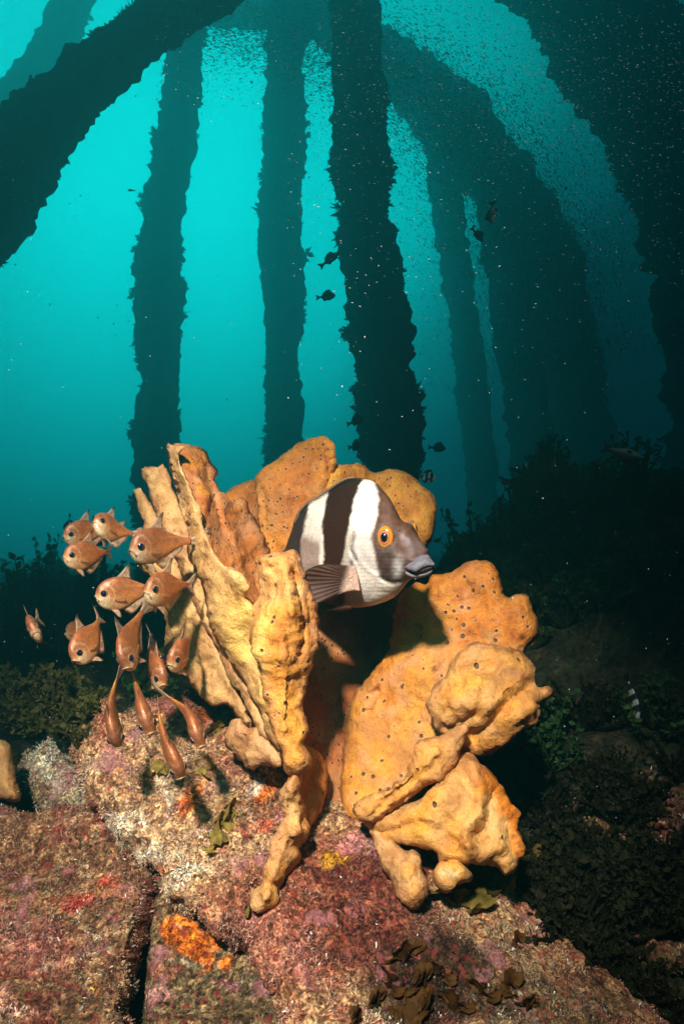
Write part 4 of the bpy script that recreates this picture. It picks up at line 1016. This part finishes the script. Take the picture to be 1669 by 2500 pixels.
for i, (px, py, d, hd, up, L, lab) in enumerate(SCHOOL):
    o = protos[i] if i < 4 else copy_tree(protos[(i * 3 + 1) % 4])
    pose(o, px, py, d, hd, up, L)
    tag(o, lab, 'fish', 'copper coloured fish schooling beside the sponge')

# ------------------------------------------------------------------ distant fish
def make_far(base, belly, stripes=0, deep=.2, name='dark_fish'):
    root = empty(name)
    st = [(0, .01, -.01, .008), (.03, .05 * deep / .2, -.05, .03), (.12, .6 * deep, -.5 * deep, .055), (.28, deep, -.85 * deep, .07), (.42, .98 * deep, -.85 * deep, .066), (.58, .66 * deep, -.55 * deep, .045), (.72, .055, -.045, .022), (.8, .042, -.038, .014)]
    def cf(V):
        x, z = -V[:, 0], V[:, 2]
        k = sstep(.03, -.06, z)[:, None]
        c = np.array(base) * (1 - k) + np.array(belly) * k
        if stripes:
            b = (np.sin(x * stripes * 2 * math.pi) > .1)[:, None]
            c = np.where(b, np.array([.5, .5, .46]), c)
        return c
    loft(st, 20, 34, 'body', M_SKIN, root, cf)
    fc = lambda V: np.tile(np.array(base) * .8, (len(V), 1))
    flat_fin('tail_fin', [(-.78, .035), (-.88, .09), (-.99, .15), (-.98, .09), (-.95, .0), (-.98, -.09), (-.99, -.15), (-.88, -.09), (-.78, -.035)], 0, M_FIN, root, fc, .006)
    flat_fin('dorsal_fin', [(-.20, deep * .78), (-.26, deep + .075), (-.36, deep + .085), (-.48, deep + .06), (-.62, deep * .55 + .06), (-.66, deep * .5), (-.45, deep * .85), (-.3, deep * .9)], 0, M_FIN, root, fc, .006)
    flat_fin('anal_fin', [(-.48, -deep * .68), (-.54, -deep * .75 - .05), (-.62, -deep * .5 - .04), (-.68, -.05), (-.58, -deep * .4)], 0, M_FIN, root, fc, .006)
    for sg in (1, -1):
        flat_fin('pectoral_fin', [(-.26, -.04), (-.33, -.02), (-.40, -.05), (-.38, -.09), (-.30, -.10)], sg * .065, M_FIN, root, fc, .004, lean=sg * .4)
        ey = ball('eye', (-.11, sg * .045, .03), (.02, .02), (.2, sg, .1), M_EYE, root, lambda t: (.02, .02, .02), .6, nu=12, nv=8)
        ey.matrix_parent_inverse = Matrix()
    return root
dk = make_far((.020, .022, .022), (.022, .024, .024), deep=.17)
dd = make_far((.020, .022, .022), (.022, .024, .024), deep=.24)
pale = make_far((.03, .035, .03), (.20, .25, .22), deep=.16, name='pale_fish')
pk = make_far((.6, .3, .2), (.7, .4, .3), deep=.10, name='pink_fish')
strp = make_far((.02, .02, .02), (.03, .03, .03), stripes=4.0, deep=.26, name='barred_fish')
def far(src, px, py, d, lenpx, head, lab, first, up=(0, 1, 0)):
    o = src if first else copy_tree(src)
    L = lenpx * d / F
    pose(o, px, py, d, head, up, L, .45)
    tag(o, lab, 'fish', 'dark fish swimming among the pylons')
far(dk, 806, 633, 1.7, 62, (.8, .62, -.1), 'slender dark fish slanting upward left of the broad pylon', True, (-.5, .8, 0))
far(dk, 1165, 574, 1.5, 52, (.5, -.8, .3), 'small dark fish nose down below the pale fish on the right', False, (.6, .5, .3))
far(dd, 797, 724, 1.7, 50, (.95, .05, .2), 'small deep bodied dark fish left of the broad pylon at mid height', True)
far(dd, 868, 1028, 1.6, 52, (.75, .25, .55), 'upper of two dark fish at the foot of the broad pylon', False)
far(dd, 866, 1090, 1.6, 54, (.55, .05, .8), 'lower of two dark fish at the foot of the broad pylon', False)
far(dd, 1068, 1094, 2.4, 46, (.9, -.1, .3), 'faint dark fish right of the foot of the broad pylon', False)
far(pale, 1201, 521, 1.25, 74, (-.1, -.9, .35), 'pale fish hanging vertically in the murk at upper right', True, (-.8, .1, -.5))
far(pale, 1522, 1106, 1.35, 96, (.88, -.30, .3), 'pale backed fish drifting over the dark right slope', False, (-.3, -.9, -.1))
far(strp, 1041, 1166, 1.45, 58, (.75, -.1, .55), 'barred fish peeking out behind the orange sponge lobe', True, (.1, 1, 0))
far(strp, 1543, 1705, 1.25, 118, (.05, -.85, .5), 'barred fish seen from above low on the dark right reef', False, (0, .5, .85))
far(pk, 320, 465, 1.5, 20, (-.95, -.1, .2), 'tiny pink fish alone in bright water left of the slim pylon', True)

# ------------------------------------------------------------------ seaweed
def make_bush(seed, h, spread, n, leaf, col, name='bushy_seaweed'):
    r = np.random.default_rng(seed)
    root = empty(name)
    SV, SF, LV, LF = [], [], [], []
    for k in range(n):
        a = r.uniform(0, 2 * math.pi); out = spread * r.uniform(.1, 1)
        hh = h * r.uniform(.5, 1.1)
        p0 = np.array([math.cos(a), math.sin(a), 0]) * out * .2
        p2 = np.array([math.cos(a) * out, math.sin(a) * out, hh]); p1 = p0 * .4 + p2 * .6 + r.normal(0, .2 * h, 3) * (1, 1, .3)
        prev = None
        for t in np.linspace(0, 1, 9):
            q = (1 - t) ** 2 * p0 + 2 * t * (1 - t) * p1 + t * t * p2
            w = .006 * (1.2 - t)
            b = len(SV)
            SV += [q + (w, 0, 0), q + (-w * .5, w * .87, 0), q + (-w * .5, -w * .87, 0)]
            if prev is not None:
                for i in range(3): SF.append((prev + i, prev + (i + 1) % 3, b + (i + 1) % 3, b + i))
            prev = b
            if t > .15:
                nl = 4 if t > .4 else 2
                for j in range(nl):
                    dirv = r.normal(0, 1, 3) + (0, 0, .5); dirv /= np.linalg.norm(dirv)
                    L = leaf * r.uniform(.5, 1.5)
                    s = np.cross(dirv, r.normal(0, 1, 3)); s /= np.linalg.norm(s)
                    b2 = len(LV); wd = L * r.uniform(.22, .42); u = np.cross(s, dirv)
                    LV += [q, q + dirv * L * .4 + s * wd + u * L * .1, q + dirv * L * .45 - s * wd * .9 - u * L * .06, q + dirv * L * .85 + s * wd * .7, q + dirv * L * .8 - s * wd * .75 + u * .08 * L, q + dirv * L * 1.1]
                    LF += [(b2, b2 + 1, b2 + 2), (b2 + 1, b2 + 3, b2 + 4, b2 + 2), (b2 + 3, b2 + 5, b2 + 4)]
    c = np.array(col)
    LV = np.array(LV)
    lc = np.clip(c * (1 + .45 * fbm(LV, 12, 3, seed)[:, None] + .25 * r.normal(0, 1, (len(LV), 1))), .004, 1)
    mesh_obj('stem', SV, SF, M_WEED, root, np.tile(c * .6, (len(SV), 1)), local=False)
    mesh_obj('fronds', LV, LF, M_WEED, root, lc, smooth=False, local=False)
    return root
bushes = [make_bush(101, .15, .09, 22, .013, (.050, .110, .034)), make_bush(102, .11, .11, 24, .011, (.065, .100, .032)), make_bush(103, .22, .07, 16, .017, (.044, .105, .036))]
used = [False] * 3
def put_bush(k, x, y, s, rz, lab, grp, dz=-.01, zz=None):
    o = bushes[k] if not used[k] else copy_tree(bushes[k])
    used[k] = True
    z = float(ground_full(np.array([x]), np.array([y]))[0]) if zz is None else zz
    o.location = (x, y, z + dz); o.rotation_euler = (random.uniform(-.2, .2), random.uniform(-.2, .2), rz); o.scale = (s, s, s * random.uniform(.8, 1.2))
    tag(o, lab, 'seaweed', grp)
rr = random.Random(5)
for i in range(46):
    d = rr.uniform(1.4, 3.9); px = rr.uniform(-120, 520)
    x = (px - CX) / F * d
    near = d < 2.0
    put_bush(rr.choice([0, 1, 2] if not near else [0, 1]), x, d, rr.uniform(.7, 1.25) * (.75 if near else 1.0), rr.uniform(0, 6.28),
             'dark green bushy seaweed on the seabed behind the school of copper fish' if near else 'hazy green seaweed standing far back at the left',
             'bushy seaweed behind the copper fish' if near else 'far seaweed at the left')
for (px, d, k, s) in ((90, 1.9, 2, 1.1), (70, 1.7, 0, 1.2), (160, 2.2, 0, 1.3), (10, 1.9, 2, 1.0)):
    put_bush(k, (px - CX) / F * d, d, s, px, 'tall seaweed rising above the weed line left of the school', 'tall seaweed at the left')
for i in range(34):
    d = rr.uniform(1.15, 2.3); px = rr.uniform(1040, 1640)
    x = (px - CX) / F * d
    put_bush(rr.choice([0, 1]), x, d, rr.uniform(.5, 1.0), rr.uniform(0, 6.28), 'shadowy seaweed on the dark reef slope right of the sponge', 'seaweed on the right reef slope')
for (px, py, d, k, s) in ((1090, 1330, 1.75, 0, .95), (1150, 1300, 1.8, 2, .8), (1120, 1340, 1.6, 1, .9), (1205, 1330, 1.8, 0, .9)):
    p = P(px, py, d)
    put_bush(k, p[0], p[1], s, px, 'ragged green seaweed behind the back sponge lobe, against bright water', 'seaweed behind the back sponge lobe')
for (px, py, d, s) in ((1300, 1190, 2.1, .7), (1335, 1140, 2.15, .8), (1380, 1180, 2.05, .7), (1270, 1260, 1.98, .7), (1440, 1230, 2.0, .7), (1340, 1230, 1.95, .7), (1490, 1320, 1.95, .7), (1400, 1300, 1.9, .8)):
    p = P(px, py, d)
    put_bush(rr.choice([0, 1]), p[0], p[1], s, px, 'dark weed tuft growing on the reef bommie', 'weed tufts on the bommie', 0, p[2] - .03)

# olive lobed weed near the boulder
olive = make_bush(120, .045, .05, 18, .0085, (.085, .075, .020), 'olive_seaweed')
from mathutils.bvhtree import BVHTree
def bvh_of(o):
    me = o.data
    return BVHTree.FromPolygons([v.co.copy() for v in me.vertices], [tuple(p.vertices) for p in me.polygons])
TREES = [bvh_of(x) for x in (slab, lower, recess, palerock, edge_rock, SEABED)]
def surf(px, py):
    best = None
    d = Vector(P(px, py, 1.0) - CAM).normalized()
    for t in TREES:
        h = t.ray_cast(Vector(CAM), d)
        if h[0] is not None and (best is None or h[3] < best[1]): best = (np.array(h[0]), h[3])
    return best[0]
def put_src(src, first, px, py, d, s, lab, grp, rz=None):
    o = src if first else copy_tree(src)
    p = surf(px, py) if d is None or src is not olive else P(px, py, d)
    o.location = p; o.rotation_euler = (rr.uniform(-.3, .3), rr.uniform(-.3, .3), rr.uniform(0, 6.28) if rz is None else rz); o.scale = (s, s, s)
    tag(o, lab, 'seaweed', grp)
first = True
for (px, py, d, s) in ((115, 1750, 1.12, 1.2), (160, 1770, 1.06, 1.0), (195, 1790, 1.0, .9), (140, 1800, 1.07, .9), (225, 1765, 1.02, .8), (175, 1735, 1.12, 1.0), (90, 1790, 1.12, .9), (205, 1830, .97, .6), (130, 1700, 1.16, 1.0), (250, 1740, 1.03, .6), (60, 1770, 1.16, 1.1), (30, 1720, 1.2, 1.2)):
    put_src(olive, first, px, py, d, s, 'short olive green lobed weed at the upper left end of the boulder', 'olive weed at the boulder end'); first = False

# broad brown blades
def make_fan(seed, n, size, col, name='fan_weed'):
    r = np.random.default_rng(seed)
    root = empty(name)
    for k in range(n):
        R = size * r.uniform(.6, 1.1); w = r.uniform(.7, 1.05)
        U, Vn = 19, 9
        V = []
        for i in range(U):
            a = (i / (U - 1) - .5) * 2 * w
            for j in range(Vn):
                rad = j / (Vn - 1)
                rr_ = R * rad * (1 + .09 * math.sin(a * 9 + k) + .06 * math.sin(a * 23)) * (1 - .42 * (abs(a) / w) ** 3.0)
                V.append((rr_ * math.sin(a), R * .16 * math.sin(rad * 3 + k) + R * .06 * math.sin(a * 5 + k) * rad, rr_ * math.cos(a)))
        V = np.array(V)
        FA = [(i * Vn + j, i * Vn + j + 1, (i + 1) * Vn + j + 1, (i + 1) * Vn + j) for i in range(U - 1) for j in range(Vn - 1)]
        q = Matrix.Rotation(r.uniform(0, 6.28), 4, 'Z') @ Matrix.Rotation(r.uniform(.2, 1.25), 4, 'X')
        off = r.normal(0, size * .3, 3) * (1, 1, .2)
        cc = np.clip(np.array(col) * (1 + .35 * fbm(V, 40, 3, seed + k)[:, None]) * (1 + .25 * np.sin(np.hypot(V[:, 0], V[:, 2]) / size * 14))[:, None] * r.uniform(.7, 1.3), .004, 1)
        o = mesh_obj('blade', V, FA, M_BLADE, root, cc, local=False)
        o.matrix_basis = Matrix.Translation(off) @ q
    return root
fan_o = make_fan(201, 6, .034, (.20, .13, .025))
fan_b = make_fan(202, 7, .022, (.080, .032, .007), 'brown_fan_weed')
fan_s = make_fan(203, 4, .022, (.26, .17, .035), 'small_fan_weed')
first = True
for (px, py, d, s) in ((1090, 2180, .90, 1.0), (1150, 2160, .92, 1.0), (1210, 2190, .93, 1.1), (1270, 2110, .95, 1.0), (1120, 2220, .90, .9), (1290, 2150, .97, .8)):
    put_src(fan_o, first, px, py, d, s, 'olive bladed weed in the shade under the lower right sponge lobe', 'olive bladed weed under the lobe'); first = False
first = True
for (px, py, d, s) in ((1000, 2340, 0, 1.25), (960, 2420, 0, 1.1), (1040, 2460, 0, 1.1), (920, 2450, 0, .9), (1190, 2440, 0, 1.1), (1240, 2420, 0, .9), (1080, 2390, 0, 1.0), (870, 2490, 0, .8), (1290, 2460, 0, .8), (1030, 2400, 0, 1.1), (1120, 2470, 0, 1.0), (980, 2490, 0, .9), (1260, 2310, 0, .7)):
    put_src(fan_b, first, px, py, d, s, 'brown bladed weed in the dark hollow at the bottom of the boulder', 'brown bladed weed at the bottom'); first = False
first = True
for (px, py, d, s, lab) in ((485, 1880, .905, 1.0, 'pair of small olive fans right of the lowest copper fish'), (390, 1890, .91, .8, 'single small olive fan left of the lowest copper fish'), (555, 2030, .905, 1.0, 'olive fan cluster on the boulder left of the hanging finger'),
                       (575, 2000, .91, 1.0, 'olive fan cluster on the boulder left of the hanging finger'), (530, 2060, .89, .8, 'olive fan cluster on the boulder left of the hanging finger'), (625, 2232, .82, .7, 'olive fan tucked under the tip of the hanging finger'), (530, 1800, 1.02, .9, 'olive fan below the knobbly sponge nub')):
    put_src(fan_s, first, px, py, d, s, lab, 'small olive fans on the boulder'); first = False

lowweed = make_bush(140, .045, .06, 26, .0058, (.026, .024, .009), 'low_seaweed')
first = True
for i in range(26):
    px, py = rr.uniform(1290, 1690), rr.uniform(1720, 2300)
    if py > 2080 and px < 1180 + (py - 2080) * 1.15: continue
    put_src(lowweed, first, px, py, 0, rr.uniform(.7, 1.6), 'low brownish weed on the shaded ground right of the boulder', 'low weed right of the boulder'); first = False
for k in range(16):
    put_src(lowweed, False, rr.uniform(1370, 1700), rr.uniform(2090, 2330), 0, rr.uniform(.8, 1.5), 'low brownish weed on the shaded ground right of the boulder', 'low weed right of the boulder')
for k in range(16):
    t = (k + rr.random()) / 16
    put_src(lowweed, False, 1262 + t * 400 + rr.uniform(-26, 16), 2150 + t * 350 + rr.uniform(-20, 26), 0, rr.uniform(.35, .7), 'low dark weed fringing the right edge of the boulder', 'low weed along the boulder edge')
# ------------------------------------------------------------------ gritty turf on rocks
def turf(src, n, size, seed, label, sel=None):
    me = src.data
    nv = len(me.vertices)
    V = np.empty(nv * 3); me.vertices.foreach_get('co', V); V = V.reshape(-1, 3)
    me.calc_loop_triangles()
    T = np.empty(len(me.loop_triangles) * 3, np.int64); me.loop_triangles.foreach_get('vertices', T); T = T.reshape(-1, 3)
    C = np.empty(nv * 4, np.float32); me.color_attributes['Col'].data.foreach_get('color', C); C = C.reshape(-1, 4)[:, :3]
    a, b, c = V[T[:, 0]], V[T[:, 1]], V[T[:, 2]]
    N = np.cross(b - a, c - a); A = np.linalg.norm(N, axis=1)
    N = N / (A[:, None] + 1e-12)
    m = (a + b + c) / 3
    vis = ((N * (CAM - m)).sum(1) > 0) & (m[:, 1] > .3)
    A = A * vis / (m[:, 1] ** 2)
    r = np.random.default_rng(seed)
    idx = r.choice(len(T), n, p=A / A.sum())
    u = r.random((n, 2)); fl = u.sum(1) > 1; u[fl] = 1 - u[fl]
    p = a[idx] + (b - a)[idx] * u[:, :1] + (c - a)[idx] * u[:, 1:]
    nn = N[idx]; col = C[T[idx, 0]]
    d = nn * r.uniform(.1, 1.0, (n, 1)) + r.normal(0, .7, (n, 3)); d /= np.linalg.norm(d, axis=1, keepdims=True)
    s = np.cross(d, r.normal(0, 1, (n, 3))); s /= np.linalg.norm(s, axis=1, keepdims=True)
    clump = np.clip(fbm(p, 60, 2, seed) + .6, .25, 1.5)[:, None]
    L = size * r.uniform(.4, 1.5, (n, 1)) * clump; wd = L * r.uniform(.10, .32, (n, 1))
    q0 = p - nn * size * .15
    VV = np.stack([q0 - s * wd * .4, q0 + s * wd * .4, q0 + d * L + s * wd * .6, q0 + d * L - s * wd * .5], 1).reshape(-1, 3)
    FF = np.arange(n * 4).reshape(-1, 4)
    pal = np.array([(1.0, 1.0, 1.0), (1.5, 1.4, 1.2), (.5, .42, .36), (.9, .5, .45), (1.2, 1.15, .8), (.3, .25, .2)])
    k = r.choice(len(pal), n, p=[.24, .17, .22, .12, .05, .2])
    cc = col * pal[k]
    if src is not SEABED:
        wh = r.random(n) < .025; cc[wh] = (.8, .74, .64)
        rd = r.random(n) < .015; cc[rd] = (.40, .04, .03)
    cc = np.repeat(np.clip(cc, .004, .85), 4, axis=0)
    o = mesh_obj('algal_turf', VV, FF, M_TURF, None, cc, smooth=False)
    tag(o, label, 'algae turf', kind='stuff')
turf(slab, 230000, .0031, 301, 'gritty pink and cream algal turf covering the large boulder')
turf(lower, 90000, .0033, 302, 'brown algal turf covering the bottom left rock')
turf(recess, 7000, .0026, 303, 'thin silt and turf on the flat rock face')
turf(palerock, 5000, .005, 304, 'greyish turf on the pale rock at far left')
turf(edge_rock, 30000, .0045, 308, 'brown turf on the dim rock at the right edge')
turf(bommie, 6000, .022, 305, 'dark turf covering the reef bommie')
turf(SEABED, 90000, .009, 306, 'short dark weed and rubble covering the seabed')

# ------------------------------------------------------------------ drifting specks and baitfish streaks
def specks():
    r = np.random.default_rng(77)
    V, FA, cc = [], [], []
    def add(p, ax, L, w, col):
        s = np.cross(ax, r.normal(0, 1, 3)); s /= np.linalg.norm(s); t = np.cross(ax, s)
        b = len(V)
        V.extend([p - ax * L, p + s * w, p + t * w, p - s * w, p - t * w, p + ax * L])
        for i in range(4):
            j = (i + 1) % 4
            FA.append((b, b + 1 + j, b + 1 + i)); FA.append((b + 5, b + 1 + i, b + 1 + j))
        cc.extend([col] * 6)
    for k in range(1900):
        px, py = r.uniform(-200, 1870), r.uniform(-200, 2050)
        d = r.uniform(.55, 2.2)
        if 250 < px < 1350 and py > 1000: d = r.uniform(.4, .75) if r.random() < .12 else r.uniform(1.2, 2.2)
        sz = d / F * r.choice([.8, 1.2, 1.8, 2.6], p=[.45, .35, .15, .05])
        add(P(px, py, d), np.array([0, 0, 1.]), sz, sz * .8, (.75, .75, .7))
    for k in range(3600):  # slender spindles for the baitfish streaks, merged with the specks
        px = r.uniform(380, 1700); py = abs(r.normal(0, 1)) * 330 + r.uniform(-60, 120)
        if px < 700 and py > 260: continue
        d = r.uniform(.6, 1.35)
        ax = np.array([1, r.normal(0, .4), r.normal(0, .25) - .35 * (px - 900) / 800]); ax /= np.linalg.norm(ax)
        L = d / F * r.uniform(1.2, 3.8)
        add(P(px, py, d), ax, L, d / F * r.uniform(.65, 1.3), (.75, .78, .75))
    o = mesh_obj('specks_and_streaks', V, FA, M_PART, None, np.array(cc), smooth=False)
    tag(o, 'pale specks and tiny baitfish streaks drifting in the water', 'particles', kind='stuff')
specks()

def baitfish():  # dark fish swarm, also added to blur the arched pylon's hard edge
    r = np.random.default_rng(91)
    arc = catmull(np.array([(430, 40), (620, 70), (800, 100), (960, 180), (1120, 310), (1260, 500), (1340, 700), (1390, 900)], float), 10, False)
    tg = np.gradient(arc, axis=0); tg /= np.linalg.norm(tg, axis=1, keepdims=True)
    nr = np.c_[-tg[:, 1], tg[:, 0]]
    n = 27000
    i = (r.random(n) ** .9 * (len(arc) - 1)).astype(int)
    wdt = np.interp(i / len(arc), [0, .3, .6, 1], [46, 74, 104, 120])
    q = arc[i] + nr[i] * (r.normal(0, 1, n) * wdt)[:, None] + tg[i] * r.normal(0, 20, (n, 1))
    d = r.uniform(3.4, 6.8, n)
    c = P(q[:, 0], q[:, 1], d)
    ax = np.c_[tg[i][:, 0], r.normal(0, .3, n), -tg[i][:, 1]] + r.normal(0, .25, (n, 3))
    ax /= np.linalg.norm(ax, axis=1, keepdims=True)
    s_ = np.cross(ax, r.normal(0, 1, (n, 3))); s_ /= np.linalg.norm(s_, axis=1, keepdims=True); t_ = np.cross(ax, s_)
    L = (d / F * r.uniform(2.4, 5.5, n))[:, None]; w = L * .24
    V = np.stack([c - ax * L, c - ax * L * .1 + s_ * w, c - ax * L * .1 + t_ * w, c - ax * L * .1 - s_ * w, c - ax * L * .1 - t_ * w, c + ax * L], 1).reshape(-1, 3)
    b = (np.arange(n) * 6)[:, None]
    tri = np.array([(0, 2, 1), (0, 3, 2), (0, 4, 3), (0, 1, 4), (5, 1, 2), (5, 2, 3), (5, 3, 4), (5, 4, 1)])
    FA = (b[:, :, None] + tri[None]).reshape(-1, 3)
    o = mesh_obj('baitfish_school', V, FA, M_PART, None, np.tile((.05, .055, .05), (len(V), 1)), smooth=False)
    tag(o, 'dense dark school of tiny baitfish, added to soften the arch between the pylons', 'fish school', kind='stuff')
baitfish()

# ------------------------------------------------------------------ the water itself
def haze():
    lo = np.array([-11.5, -1.2, -1.6]); hi = np.array([11.5, 8.6, 7.0])
    V = [(x, y, z) for x in (lo[0], hi[0]) for y in (lo[1], hi[1]) for z in (lo[2], hi[2])]
    FA = [(0, 1, 3, 2), (4, 6, 7, 5), (0, 4, 5, 1), (2, 3, 7, 6), (0, 2, 6, 4), (1, 5, 7, 3)]
    m, nt, b = new_mat('sea water')
    nt.nodes.remove(b)
    v = nd(nt, 'ShaderNodeVolumePrincipled')
    v.inputs['Color'].default_value = (.15, .91, .965, 1)
    v.inputs['Density'].default_value = .25
    v.inputs['Anisotropy'].default_value = .855
    nt.links.new(v.outputs[0], nt.nodes['Material Output'].inputs['Volume'])
    o = mesh_obj('haze', V, FA, m, None, fix=True, smooth=False)
    tag(o, 'blue green sea water that fades the far pylons', 'water', kind='stuff')
haze()
